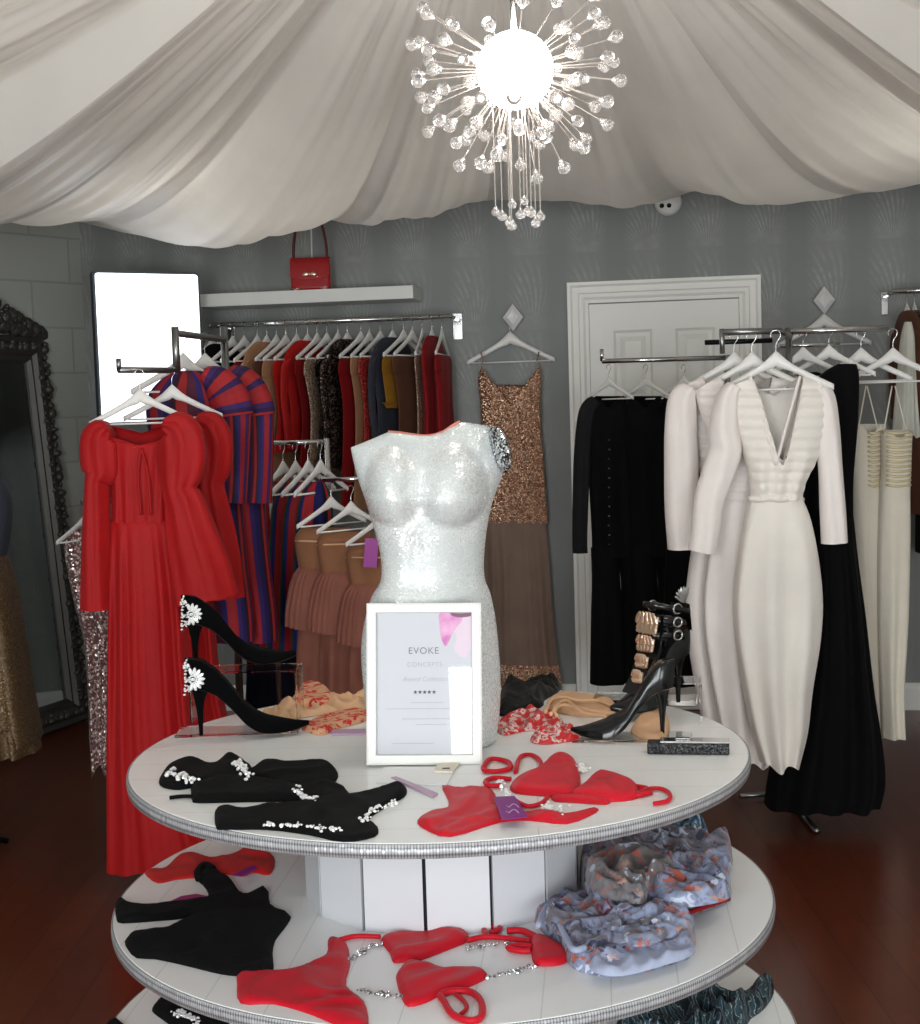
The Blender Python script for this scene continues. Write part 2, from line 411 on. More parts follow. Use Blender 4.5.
# ------------------------------------------------------------------ door
z_arch = (on_wall(572, 283).z + on_wall(763, 274).z) / 2
dw = s_r - sl
dcen = wall_pt((sl + s_r) / 2, 0, 0)
d_ = bpy.data.objects.new('door_1', None); link(d_); d_.location = dcen; d_.rotation_euler.z = -YAW; struct(d_)
def arch_section():   # (width out from opening edge, depth)
    return [(0, 0.0), (0, .022), (.012, .028), (.028, .028), (.034, .034), (.060, .036), (.070, .044), (.085, .044), (.088, .0)]
AW = .088; xo = dw / 2; xi = xo - AW; zt = z_arch; zi = zt - AW
rows = []
for k in range(4):
    r = []
    for w, dpt in arch_section():
        x = xi + w; z = zi + w
        pt = [(-x, 0), (-x, z), (x, z), (x, 0)][k]
        r.append(Vector((pt[0], -dpt, pt[1])))
    rows.append(r)
grid('door_frame', rows, M['door_paint'], d_, False, True, False)
bm = bmesh.new()
for s in (-1, 1): bm_box(bm, (s * (xi - .008), -.009, zi / 2), (.016, .018, zi))
bm_box(bm, (0, -.009, zi - .008), (2 * xi - .034, .018, .016))
from_bm('door_stop', bm, M['door_paint'], d_, True)
# leaf with six sunk panels
lw, lh = 2 * xi - .036, zi - .022
xs = [-lw / 2, -lw / 2 + .115, -.055, .055, lw / 2 - .115, lw / 2]
zs = [.004, .22, .82, .95, 1.42, 1.52, lh - .13, lh]
bm = bmesh.new()
yf = -.0145
for i in range(5):
    for j in range(7):
        x0, x1, z0, z1 = xs[i], xs[i + 1], zs[j], zs[j + 1]
        panel = i in (1, 3) and j in (1, 3, 5)
        def q(*pts): bm.faces.new([bm.verts.new(p) for p in pts])
        if not panel: q((x0, yf, z0), (x1, yf, z0), (x1, yf, z1), (x0, yf, z1)); continue
        rings = []
        for ins, dp in ((0, 0), (.012, .0075), (.03, .009), (.055, .003)):
            rings.append([bm.verts.new(p) for p in ((x0 + ins, yf + dp, z0 + ins), (x1 - ins, yf + dp, z0 + ins), (x1 - ins, yf + dp, z1 - ins), (x0 + ins, yf + dp, z1 - ins))])
        for a, b2 in zip(rings, rings[1:]):
            for k in range(4): bm.faces.new((a[k], a[(k + 1) % 4], b2[(k + 1) % 4], b2[k]))
        bm.faces.new(rings[-1])
bmesh.ops.remove_doubles(bm, verts=bm.verts, dist=1e-5)
from_bm('door_leaf', bm, M['door_paint'], d_, True)

# ------------------------------------------------------------------ draped fabric ceiling
HUB = P(512, 70, 3.3); HX, HY, HZ = HUB.x, HUB.y, 2.96
def to_wall(th):
    """distance from the hub to the nearest room wall, azimuth th from straight ahead"""
    d = Vector((math.sin(th), math.cos(th), 0)); best = 9
    for n, c in ((WN, CORNER), (WAN, CORNER), (WU, CORNER - WU * LX), (-WU, CORNER + WU * LEN), (-WN, CORNER + WN * DEP)):
        den = d.dot(-n)
        if den > 1e-4:
            best = min(best, (c - Vector((HX, HY, 0))).dot(-n) / den)
    return best - .03
DR = thing('ceiling_drape', 'white voile lengths gathered above the chandelier and swagged out to the walls like a tent', 'draped ceiling fabric', (HX, HY, HZ))
SEAM = [-118, -100, -84, -69, -55, -42, -29.5, -12.2, 1.2, 16.0, 31.0, 45, 60, 76, 92, 108]
# hem line of the swags where they hang before the walls
HEMX = [-80, 0, 40, 75, 110, 150, 185, 215, 250, 285, 330, 350, 375, 430, 470, 500, 545, 590, 620, 655, 690, 715, 745, 790, 830, 880, 920, 1000]
HEMY = [232, 226, 226, 224, 231, 240, 247, 250, 247, 238, 222, 226, 228, 217, 207, 201, 203, 209, 210, 205, 195, 200, 206, 205, 201, 193, 186, 180]
HEMY = [y - 3 for y in HEMY]
def px_of(p):
    v = p - CAMLOC; z = v.dot(FWD)
    return (460 + F * v.dot(RIGHT) / z, 512 - F * v.dot(UP) / z) if z > .3 else (None, None)
ZW = 2.52
def base_z(s): return HZ - .05 + (ZW - HZ + .05) * (1 - (1 - s) ** 1.3)
def sag_shape(s): return math.sin(pi * min(1, s) ** 1.3) ** 1.05 if 0 < s < 1 else 0
_sc = {}
def sag_at(th):
    k_ = round(math.degrees(th), 1)
    if k_ in _sc: return _sc[k_]
    R = to_wall(th); lo, hi = .02, .75
    def over(sag):
        m_ = -1e9
        for i in range(6, 31):
            s = i / 30; r = .07 + (R - .07) * s
            x, y = px_of(Vector((HX + r * math.sin(th), HY + r * math.cos(th), base_z(s) - sag * sag_shape(s))))
            if x is None or x < -200 or x > 1150: continue
            m_ = max(m_, y - np.interp(x, HEMX, HEMY))
        return m_
    if abs(k_) > 62 or over(hi) < -1e8: v = .26
    else:
        for _ in range(24):
            mid = (lo + hi) / 2
            if over(mid) > 0: hi = mid
            else: lo = mid
        v = min(.5, max(.05, lo))
    _sc[k_] = v; return v
for k in range(len(SEAM) - 1):
    a0, a1 = math.radians(SEAM[k] - 1.0), math.radians(SEAM[k + 1] + 1.0)
    rnd = random.Random(k * 7 + 3)
    nf = rnd.choice([2, 3, 3]); ph = rnd.random() * 6; ph2 = rnd.random() * 6; sk = rnd.uniform(-1, 1)
    rows = []
    NS, NU = 50, 56
    for i in range(NS + 1):
        s = i / NS; r_ = []
        for j in range(NU + 1):
            u = j / NU
            uu = u + sk * .25 * math.sin(pi * u) * (s - .4)        # folds wander across the panel
            th = a0 + (a1 - a0) * u
            R = .07 + (to_wall(th) - .07) * s
            z = base_z(s) - sag_at(th) * sag_shape(s)
            env = min(1, s * 3 + .25) * (.35 + .65 * min(1, (1 - s) * 2.2))
            w_ = (uu * nf + ph) % 1.0
            crisp = (w_ ** .45) * (1 - w_) * 2.1 - .75             # one soft side, one crisp edge
            f = .62 * crisp + .5 * math.sin(2 * pi * nf * .63 * uu + ph2) + .16 * math.sin(2 * pi * nf * 2.7 * uu + ph2 + s * 3)
            z += .027 * env * f * (math.sin(pi * u) ** .35 if 0 < u < 1 else 0)
            lap = .012 * (1 - s) if j > NU - 4 else 0
            r_.append(Vector((HX + R * math.sin(th), HY + R * math.cos(th), z + lap)))
        rows.append(r_)
    grid('fabric_panel', rows, M['drape'], DR, False)
lathe('gather_rosette', [(.001, .0), (.07, -.005), (.11, -.03), (.09, -.07), (.03, -.085), (.001, -.09)], M['drape'], DR, 32, (HX, HY, HZ + .01))

# ------------------------------------------------------------------ chandelier
CC = P(515, 70, 3.3)
CH = thing('chandelier', 'crystal sputnik chandelier with a glowing ball and glass drops on thin rods', 'chandelier', CC)
bulb = emitter('lit_glass_ball', (255, 248, 240), 34.0)
lathe('glowing_ball', [(max(.0005, .088 * math.sin(pi * i / 20)), -.088 * math.cos(pi * i / 20)) for i in range(21)], bulb, CH, 40, (0, 0, 0), True)
tube('stem', [(0, 0, .088), (0, 0, HZ - .07 - CC.z)], .008, M['chrome'], CH, 10, True)
lathe('ceiling_cup', [(.001, .0), (.02, .0), (.045, .03), (.05, .05), (.001, .05)], M['chrome'], CH, 24, (0, 0, HZ - .12 - CC.z), True)
def rod_mesh(L, r=.0014):
    bm = bm_tube(bmesh.new(), [(0, 0, .085), (0, 0, L)], r, 6); me = bpy.data.meshes.new('rod'); bm.to_mesh(me); bm.free()
    me.materials.append(M['rod']); return me
M['rod'] = plain('clear_rod', (222, 214, 208), .12, .6)
def drop_mesh(L, r):
    prof = [(.0005, -r * 1.25), (r * .35, -r * 1.0), (r * .62, -r * .55), (r * .95, -r * .1), (r, .25 * r), (r * .85, .65 * r), (r * .5, .95 * r), (.0005, 1.05 * r)]
    n = 12; bm = bmesh.new(); rings = [[bm.verts.new((q * math.cos(2 * pi * k / n), q * math.sin(2 * pi * k / n), L + z)) for k in range(n)] for q, z in prof]
    for a, b in zip(rings, rings[1:]):
        for k in range(n): bm.faces.new((a[k], a[(k + 1) % n], b[(k + 1) % n], b[k]))
    me = bpy.data.meshes.new('glass_drop'); bm.to_mesh(me); bm.free(); me.polygons.foreach_set('use_smooth', [True] * len(me.polygons))
    me.materials.append(M['glass']); return me
SH = [(rod_mesh(L), drop_mesh(L, r)) for L, r in ((.150, .0175), (.195, .0175), (.248, .0155), (.226, .0145), (.352, .0115), (.318, .0105))]
def spike(direction, which, base=(0, 0, 0)):
    a = bpy.data.objects.new('rod', SH[which][0]); link(a); a.parent = CH
    a.location = base; a.rotation_mode = 'QUATERNION'; a.rotation_quaternion = Vector(direction).to_track_quat('Z', 'Y')
    b = bpy.data.objects.new('glass_drop', SH[which][1]); link(b); b.parent = a
NR = 94
for i in range(NR):
    z = .62 - 1.60 * (i + .5) / NR; ph = i * 2.39996; r = math.sqrt(1 - z * z)
    if r * math.sin(ph) < -.86: continue
    spike((r * math.cos(ph), r * math.sin(ph), z), (0, 2, 1, 3, 2, 2, 3)[i % 7])
for i in range(11):
    a = i * 2.39996; q = .062 * math.sqrt((i + .5) / 11)
    spike((0, 0, -1), 4 if i % 3 else 5, (q * math.cos(a), q * math.sin(a), 0 if i % 2 else .02))
# ------------------------------------------------------------------ three-tier display table
TX, TY = -.058, 2.854
Z1, Z2, Z3 = EYE - .7054, EYE - .9956, EYE - 1.2854
R1, R2, R3 = .630, .673, .7197
TH = .026
TB = thing('display_table', 'white three-tier round display table with boarded drums and rhinestone-trimmed edges', 'display table', (TX, TY, 0))
def mat_planks(name, rot):
    m, nt, b = newmat(name)
    tc = node(nt, 'ShaderNodeTexCoord'); mp = node(nt, 'ShaderNodeMapping'); mp.inputs['Rotation'].default_value = (0, 0, rot)
    nt.links.new(tc.outputs['Object'], mp.inputs['Vector'])
    br = node(nt, 'ShaderNodeTexBrick', Scale=1.0); br.inputs['Brick Width'].default_value = 9.0; br.inputs['Row Height'].default_value = .115; br.inputs['Mortar Size'].default_value = .0012
    br.inputs['Color1'].default_value = srgb((238, 239, 238)); br.inputs['Color2'].default_value = srgb((236, 237, 236)); br.inputs['Mortar'].default_value = srgb((214, 215, 215))
    nt.links.new(mp.outputs[0], br.inputs['Vector']); nt.links.new(br.outputs['Color'], b.inputs['Base Color']); b.inputs['Roughness'].default_value = .3
    bp = node(nt, 'ShaderNodeBump', Strength=.3, Distance=.002); bp.invert = True; nt.links.new(br.outputs['Fac'], bp.inputs['Height']); nt.links.new(bp.outputs[0], b.inputs['Normal'])
    return m
def mat_rhinestone():
    m, nt, b = newmat('rhinestone_ribbon')
    tc = node(nt, 'ShaderNodeTexCoord'); mp = node(nt, 'ShaderNodeMapping'); mp.inputs['Scale'].default_value = (760, 4, 1)
    nt.links.new(tc.outputs['UV'], mp.inputs['Vector'])
    v = node(nt, 'ShaderNodeTexVoronoi', Scale=1.0); v.inputs['Randomness'].default_value = 0.0; v.voronoi_dimensions = '2D'; nt.links.new(mp.outputs[0], v.inputs['Vector'])
    r = ramp(nt, v.outputs['Distance'], [(0, srgb((196, 196, 199))), (.36, srgb((178, 178, 181))), (.55, srgb((104, 104, 108)))])
    nt.links.new(r.outputs[0], b.inputs['Base Color']); b.inputs['Metallic'].default_value = .25; b.inputs['Roughness'].default_value = .4
    geo = node(nt, 'ShaderNodeNewGeometry'); s = node(nt, 'ShaderNodeVectorMath', operation='SUBTRACT'); nt.links.new(v.outputs['Color'], s.inputs[0]); s.inputs[1].default_value = (.5, .5, .5)
    k = node(nt, 'ShaderNodeVectorMath', operation='SCALE'); nt.links.new(s.outputs[0], k.inputs[0]); k.inputs['Scale'].default_value = .3
    a = node(nt, 'ShaderNodeVectorMath', operation='ADD'); nt.links.new(geo.outputs['Normal'], a.inputs[0]); nt.links.new(k.outputs[0], a.inputs[1])
    nm = node(nt, 'ShaderNodeVectorMath', operation='NORMALIZE'); nt.links.new(a.outputs[0], nm.inputs[0]); nt.links.new(nm.outputs[0], b.inputs['Normal'])
    return m
MP_A, MP_B, MRH = mat_planks('white_planks_across', .05), mat_planks('white_planks_lengthwise', pi / 2 + .1), mat_rhinestone()
for R, z, mp in ((R1, Z1, MP_A), (R2, Z2, MP_B), (R3, Z3, MP_B)):
    t_ = lathe('tier', [(.001, -TH), (R - .003, -TH), (R - .003, -.001), (R - .004, 0), (.001, 0)], mp, TB, 128, (TX, TY, z), smooth=False)
    e_ = lathe('rhinestone_edge', [(R - .003, -TH + .001), (R + .001, -TH + .001), (R + .0025, -TH / 2), (R + .001, -.002), (R - .003, -.001)], MRH, t_, 160, (TX, TY, z))
def drum(R, z0, z1, nb=14, off=.0):
    bm = bmesh.new()
    for k in range(nb):
        a0 = 2 * pi * (k + off) / nb; a1 = 2 * pi * (k + 1 + off) / nb; g = .0035 / R
        pts = []
        for a, r in ((a0 + g, R), (a1 - g, R), (a1 - g * 1.5, R - .012), (a0 + g * 1.5, R - .012)): pts.append((TX + r * math.cos(a), TY + r * math.sin(a)))
        lo = [bm.verts.new((x, y, z0)) for x, y in pts]; hi = [bm.verts.new((x, y, z1)) for x, y in pts]
        for i in range(4): bm.faces.new((lo[i], lo[(i + 1) % 4], hi[(i + 1) % 4], hi[i]))
        bm.faces.new(hi); bm.faces.new(lo[::-1])
    o = from_bm('drum', bm, M['drum_wood'], TB)
    lathe('drum_core', [(R - .013, z0), (R - .013, z1)], M['slate'], o, 28, (TX, TY, 0))
drum(.285, Z2, Z1 - TH, off=.26); drum(.32, Z3, Z2 - TH, off=.1); drum(.36, .0, Z3 - TH)

# ------------------------------------------------------------------ mannequin torso
def interp_rows(rows, per=6):
    return catmull(rows, per)
def mat_sparkle():
    m, nt, b = newmat('silver_mosaic_glitter')
    tc = node(nt, 'ShaderNodeTexCoord')
    v = node(nt, 'ShaderNodeTexVoronoi', Scale=330.0); nt.links.new(tc.outputs['Object'], v.inputs['Vector'])
    nz = node(nt, 'ShaderNodeTexNoise', Scale=8.0, Detail=3.0); nt.links.new(tc.outputs['Object'], nz.inputs['Vector'])
    sep = node(nt, 'ShaderNodeSeparateColor'); nt.links.new(v.outputs['Color'], sep.inputs[0])
    ad = node(nt, 'ShaderNodeMath', operation='MULTIPLY_ADD'); nt.links.new(sep.outputs[0], ad.inputs[0]); ad.inputs[1].default_value = .5; nt.links.new(nz.outputs['Fac'], ad.inputs[2])
    fl = ramp(nt, ad.outputs[0], [(.74, (0, 0, 0, 1)), (.86, (1, 1, 1, 1))])
    c = ramp(nt, nz.outputs['Fac'], [(.3, srgb((196, 202, 201))), (.7, srgb((212, 216, 214)))])
    mxc = node(nt, 'ShaderNodeMix', data_type='RGBA'); nt.links.new(fl.outputs[0], mxc.inputs[0]); nt.links.new(c.outputs[0], mxc.inputs[6]); mxc.inputs[7].default_value = srgb((238, 240, 240))
    nt.links.new(mxc.outputs[2], b.inputs['Base Color'])
    mr = node(nt, 'ShaderNodeMapRange'); mr.inputs['To Min'].default_value = .10; mr.inputs['To Max'].default_value = .45; nt.links.new(fl.outputs[0], mr.inputs['Value'])
    nt.links.new(mr.outputs[0], b.inputs['Metallic'])
    mr2 = node(nt, 'ShaderNodeMapRange'); mr2.inputs['To Min'].default_value = .42; mr2.inputs['To Max'].default_value = .25; nt.links.new(fl.outputs[0], mr2.inputs['Value'])
    nt.links.new(mr2.outputs[0], b.inputs['Roughness'])
    mr3 = node(nt, 'ShaderNodeMapRange'); mr3.inputs['To Min'].default_value = .07; mr3.inputs['To Max'].default_value = .30; nt.links.new(fl.outputs[0], mr3.inputs['Value'])
    geo = node(nt, 'ShaderNodeNewGeometry'); s = node(nt, 'ShaderNodeVectorMath', operation='SUBTRACT'); nt.links.new(v.outputs['Color'], s.inputs[0]); s.inputs[1].default_value = (.5, .5, .5)
    k = node(nt, 'ShaderNodeVectorMath', operation='SCALE'); nt.links.new(s.outputs[0], k.inputs[0]); nt.links.new(mr3.outputs[0], k.inputs['Scale'])
    a = node(nt, 'ShaderNodeVectorMath', operation='ADD'); nt.links.new(geo.outputs['Normal'], a.inputs[0]); nt.links.new(k.outputs[0], a.inputs[1])
    nm = node(nt, 'ShaderNodeVectorMath', operation='NORMALIZE'); nt.links.new(a.outputs[0], nm.inputs[0]); nt.links.new(nm.outputs[0], b.inputs['Normal'])
    return m
MD = 2.885
mb = P(431, 751, MD)
MN = thing('mannequin_torso', 'headless silver-white glitter dress form standing in the middle of the display table', 'mannequin', (mb.x, MD, Z1))
# rows: pixel row, left and right silhouette, half depth in metres
TR = [(419, 354, 506, .030), (432, 353, 506, .052), (447, 352, 505.5, .066), (475, 358, 503, .078), (499, 366, 494, .084), (525, 374, 488, .083), (555, 381, 484.5, .078), (579, 381, 485, .078),
      (596, 372, 491, .088), (621, 365, 496, .098), (649, 362, 499, .104), (680, 364, 501, .104), (715, 368, 500, .100), (752, 374, 495, .094)]
TOPX = [352, 362, 372, 388, 400, 414, 428, 442, 452, 460, 475, 490, 502, 508]
TOPY = [447, 443, 439, 432, 433, 435, 436, 432.5, 426, 421.5, 423.5, 426, 429.5, 440]
NA = 96
rows = []
TRR = catmull(TR, 9)
yaw_m = math.radians(-12)
def bust(px, py):
    g = 0
    for cx, cy, rx, ru, rd, amp in ((455, 492, 33, 50, 31, .050), (392, 492, 26, 48, 30, .048)):
        dx = (px - cx) / rx; dy = (py - cy) / (ru if py < cy else rd)
        q = dx * dx + dy * dy
        g = max(g, amp * max(0, 1 - q) ** .62) if py > cy else max(g, amp * max(0, 1 - q) ** .95)
    return g
for (py, xl, xr, dp) in TRR:
    row = []
    for k in range(NA):
        a = 2 * pi * k / NA
        ca, sa = math.cos(a), math.sin(a)
        cx = math.copysign(abs(ca) ** .9, ca)
        px = (xl + xr) / 2 + (xr - xl) / 2 * cx
        t = np.interp(px, TOPX, TOPY)
        pyy = max(py, t)
        edge = max(0.0, min(1.0, (pyy - t) / 30.0)) ** .5
        dd = dp * (.28 + .72 * edge) if py < 470 else dp
        off = dd * sa
        # turned a little: the far side of the body sits deeper
        p = P(px, pyy, MD); p.y += off + (px - 430) * .0004
        if sa < 0:
            p.y -= bust(px, pyy)
            # rib cage, navel and the line of the belly
            p.y -= .012 * math.exp(-((px - 428) / 30) ** 2 - ((pyy - 640) / 40) ** 2)
            p.y += .006 * math.exp(-((px - 418) / 7) ** 2) * (1 if 520 < pyy < 610 else 0) * min(1, (pyy - 520) / 25 if pyy > 520 else 0) * min(1, (610 - pyy) / 25 if pyy < 610 else 0)
            p.y += .005 * math.exp(-((px - 420) / 5) ** 2 - ((pyy - 618) / 6) ** 2)
        else:
            p.y += .02 * math.exp(-((pyy - 665) / 45) ** 2) * sa
        row.append(p)
    rows.append(row)
top = [Vector(((r.x), MD + (r.y - MD) * .05, r.z)) for r in rows[0]]
rows = [top] + rows
zb = Z1 + .0015
for r in rows:
    for v in r: v.z = max(v.z, zb)
rows.append([Vector((mb.x + (v.x - mb.x) * .02, MD + (v.y - MD) * .02, zb)) for v in rows[-1]])
grid('body', rows, mat_sparkle(), MN)
# mirrored mosaic cap where the arm would join, and the salmon resin showing at the neck cut
cap = P(498, 449, MD - .012)
bm = bmesh.new(); bm_ball(bm, (0, 0, 0), 1, 24, (.0165, .040, .050))
me_cap = M['mosaic'] = sequin('mirror_mosaic', (210, 212, 212), (60, 64, 66), 260, .95, .12, .6, .45)
o = from_bm('mirrored_shoulder_cap', bm, me_cap, MN, True, True)
o.matrix_parent_inverse = Matrix.Identity(4)
o.location = cap - Vector(MN.location) + Vector((.004, 0, 0)); o.rotation_euler = (0, math.radians(-14), math.radians(20))
tp = [P(x, y - .3, MD - .004) for x, y in zip(TOPX[3:10], TOPY[3:10])]
tube('neck_rim', catmull(tp, 5), .0028, M['mannequin_red'], MN, 8, taper=None)

# ------------------------------------------------------------------ framed notice
FRW, FRH = .228, .318
fb = PZ(424.5, 764.5, Z1)
FR = thing('picture_frame', 'white framed notice with pink petals and five stars leaning on the mannequin', 'framed notice', (fb.x, fb.y, Z1 + .001))
FR.rotation_euler = (-math.radians(9.5), math.radians(1.6), math.radians(1.0))
def fpart(name, bm, mat, sm=False): return from_bm(name, bm, mat, FR, True, sm)
prof = [(0, .0), (0, -.016), (.004, -.018), (.018, -.018), (.0195, -.012), (.0195, -.004)]
rows = []
for sx_, sz_ in ((-1, 0), (1, 0), (1, 1), (-1, 1), (-1, 0)):
    rows.append([Vector((sx_ * (FRW / 2 - w), y, (w if sz_ == 0 else FRH - w))) for w, y in prof])
bm = bmesh.new()
vs = [[bm.verts.new(v) for v in r] for r in rows[:4]]
for i in range(4):
    for j in range(len(prof) - 1): bm.faces.new((vs[i][j], vs[(i + 1) % 4][j], vs[(i + 1) % 4][j + 1], vs[i][j + 1]))
fpart('frame', bm, M['white_wood'])
bm = bmesh.new(); bm_box(bm, (0, .0005, FRH / 2), (FRW - .001, .003, FRH - .001)); fpart('backing_board', bm, M['slate'])
iw, ih = FRW - .039, FRH - .039
bm = bmesh.new(); bm_box(bm, (0, -.0045, FRH / 2), (iw + .002, .001, ih + .002)); sheet = fpart('printed_sheet', bm, M['paper'])
mg, nt, b = newmat('picture_glass')
gl = node(nt, 'ShaderNodeBsdfGlossy', Roughness=.02); tr = node(nt, 'ShaderNodeBsdfTransparent'); fr = node(nt, 'ShaderNodeFresnel', IOR=1.5)
mx = node(nt, 'ShaderNodeMixShader'); nt.links.new(fr.outputs[0], mx.inputs[0]); nt.links.new(tr.outputs[0], mx.inputs[1]); nt.links.new(gl.outputs[0], mx.inputs[2]); nt.links.new(mx.outputs[0], nt.nodes['Material Output'].inputs[0])
bm = bmesh.new(); bm_box(bm, (0, -.0095, FRH / 2), (iw + .004, .0012, ih + .004)); fpart('glass_pane', bm, mg)
ink = plain('grey_ink', (120, 120, 126), .7); ink2 = plain('pale_grey_ink', (176, 176, 182), .7); ink3 = plain('dark_ink', (84, 82, 92), .7)
def fx(px): return (px - 424.5) / 117 * FRW           # across the sheet
def fz(py): return (765 - py) / 159 * FRH
def words_on(txt, px, py, size, mat, shear=0.0, spacing=1.0):
    cu = bpy.data.curves.new('printed_words', 'FONT'); cu.body = txt; cu.size = size; cu.align_x = 'CENTER'; cu.align_y = 'CENTER'; cu.space_character = spacing; cu.shear = shear
    cu.extrude = .00008; cu.materials.append(mat)
    tmp = bpy.data.objects.new('tmp', cu); link(tmp)
    dg = bpy.context.evaluated_depsgraph_get(); me = bpy.data.meshes.new_from_object(tmp.evaluated_get(dg))
    bpy.data.objects.remove(tmp)
    me.materials.clear(); me.materials.append(mat)
    o = bpy.data.objects.new('printed_words', me); link(o); o.parent = sheet
    o.location = (fx(px), -.0052, fz(py)); o.rotation_euler = (pi / 2, 0, 0); return o
words_on('EVOKE', 424, 653.5, .0185, ink, 0, 1.12)
words_on('CONCEPTS', 425, 667, .0125, ink2, 0, 1.15)
words_on('Award Collection', 426, 681.5, .0130, ink2, .35, 1.0)
bm = bmesh.new()
for k in range(5):
    c = (fx(415.5 + k * 4.75), 0, fz(694.2)); vs = []
    for q in range(10):
        r = .0046 if q % 2 == 0 else .0021; a = pi / 2 + q * pi / 5
        vs.append(bm.verts.new((c[0] + r * math.cos(a), -.0052, c[2] + r * math.sin(a))))
    bm.faces.new(vs)
o = from_bm('star_row', bm, ink3, sheet, True); 
# body copy too small to read: rows of short word-like dashes
bm = bmesh.new()
for py, x0, x1 in ((704.5, 411, 444), (710.5, 386, 452), (720.5, 402, 452), (726, 416, 446), (744.5, 392, 434)):
    x = x0
    while x < x1:
        w = random.uniform(1.2, 4.5); bm_box(bm, (fx(x + w / 2), -.0052, fz(py)), (w * .0019, .0002, .0016)); x += w + .9
from_bm('small_print', bm, ink2, sheet, True)
def petal_mat():
    m, nt, b = newmat('pink_watercolour')
    tc = node(nt, 'ShaderNodeTexCoord'); nz = node(nt, 'ShaderNodeTexNoise', Scale=38.0, Detail=3.0); nt.links.new(tc.outputs['Object'], nz.inputs['Vector'])
    r = ramp(nt, nz.outputs['Fac'], [(.3, srgb((206, 120, 180))), (.5, srgb((226, 164, 204))), (.7, srgb((232, 190, 216)))])
    nt.links.new(r.outputs[0], b.inputs['Base Color']); b.inputs['Roughness'].default_value = .7; return m
PM = petal_mat(); PM2 = plain('pale_pink_petal', (226, 208, 220), .7); PM3 = plain('plum_petal', (132, 92, 116), .7)
def flat_on_sheet(name, pts, mat, y=-.0052):
    bm = bmesh.new(); bm.faces.new([bm.verts.new((fx(x), y, fz(z))) for x, z in [tuple(q) for q in catmull(pts, 4, True)]]); return from_bm(name, bm, mat, sheet, True)
flat_on_sheet('pale_petal', [(452, 616.2), (472, 616.2), (472, 652), (464, 660), (455, 652), (458, 640), (452, 628)], PM2)
flat_on_sheet('pink_petal', [(441, 616.3), (456, 616.3), (464, 622), (455, 634), (447, 649), (442, 640), (440.5, 628)], PM, -.0054)
flat_on_sheet('plum_petal', [(452, 616), (462, 616.2), (472.3, 616), (472.3, 619), (462, 620.5), (454, 619)], PM3, -.0056)
bm = bmesh.new(); bm.faces.new([bm.verts.new((fx(461.5 + 7 * math.cos(k * .35)), -.0052, fz(731.5) + .0138 * math.sin(k * .35))) for k in range(18)])
from_bm('pink_seal', bm, PM, sheet, True)

# cards on the table by the frame
def card(name, label, corners, mat, z=Z1, th=.0012, cat='card', lift=0.0):
    pts = [PZ(x, y, z + .0004) for x, y in corners]; c = sum(pts, Vector()) / len(pts)
    bm = bmesh.new(); lo = [bm.verts.new(p + Vector((0, 0, .0006))) for p in pts]; hi = [bm.verts.new(p + Vector((0, 0, th + .0006 + (lift if i > 1 else 0)))) for i, p in enumerate(pts)]
    n = len(pts)
    for i in range(n): bm.faces.new((lo[i], lo[(i + 1) % n], hi[(i + 1) % n], hi[i]))
    bm.faces.new(hi); bm.faces.new(lo[::-1])
    bmesh.ops.recalc_face_normals(bm, faces=bm.faces)
    return from_bm(name, bm, mat)
o = tag(card('price_card', '', [(376, 783), (446, 786), (457, 768.5), (384, 767)], M['card_white']), 'blank white card lying flat before the picture frame', 'card')
bm = bmesh.new(); pts = [PZ(x, y, Z1 + .003) for x, y in ((434, 772.5), (452, 773.5), (461, 762), (440, 761))]
lo = [bm.verts.new(p) for p in pts]; hi = [bm.verts.new(p + Vector((0, 0, .004))) for p in pts]
for i in range(4): bm.faces.new((lo[i], lo[(i + 1) % 4], hi[(i + 1) % 4], hi[i]))
bm.faces.new(hi); bm.faces.new(lo[::-1])
st = tag(from_bm('card_tab', bm, M['cream']), 'small cream tab with a dark mark tucked under the picture frame', 'card')
bm = bmesh.new(); bm_box(bm, PZ(446, 768.3, Z1 + .0074), (.014, .006, .0006)); from_bm('dark_mark', bm, M['slate'], st)
tag(card('lilac_strip', '', [(391, 779), (396, 778), (438, 795), (433, 798)], M['lilac'], th=.003), 'thin lilac paper strip between the black briefs and the red briefs', 'paper strip')
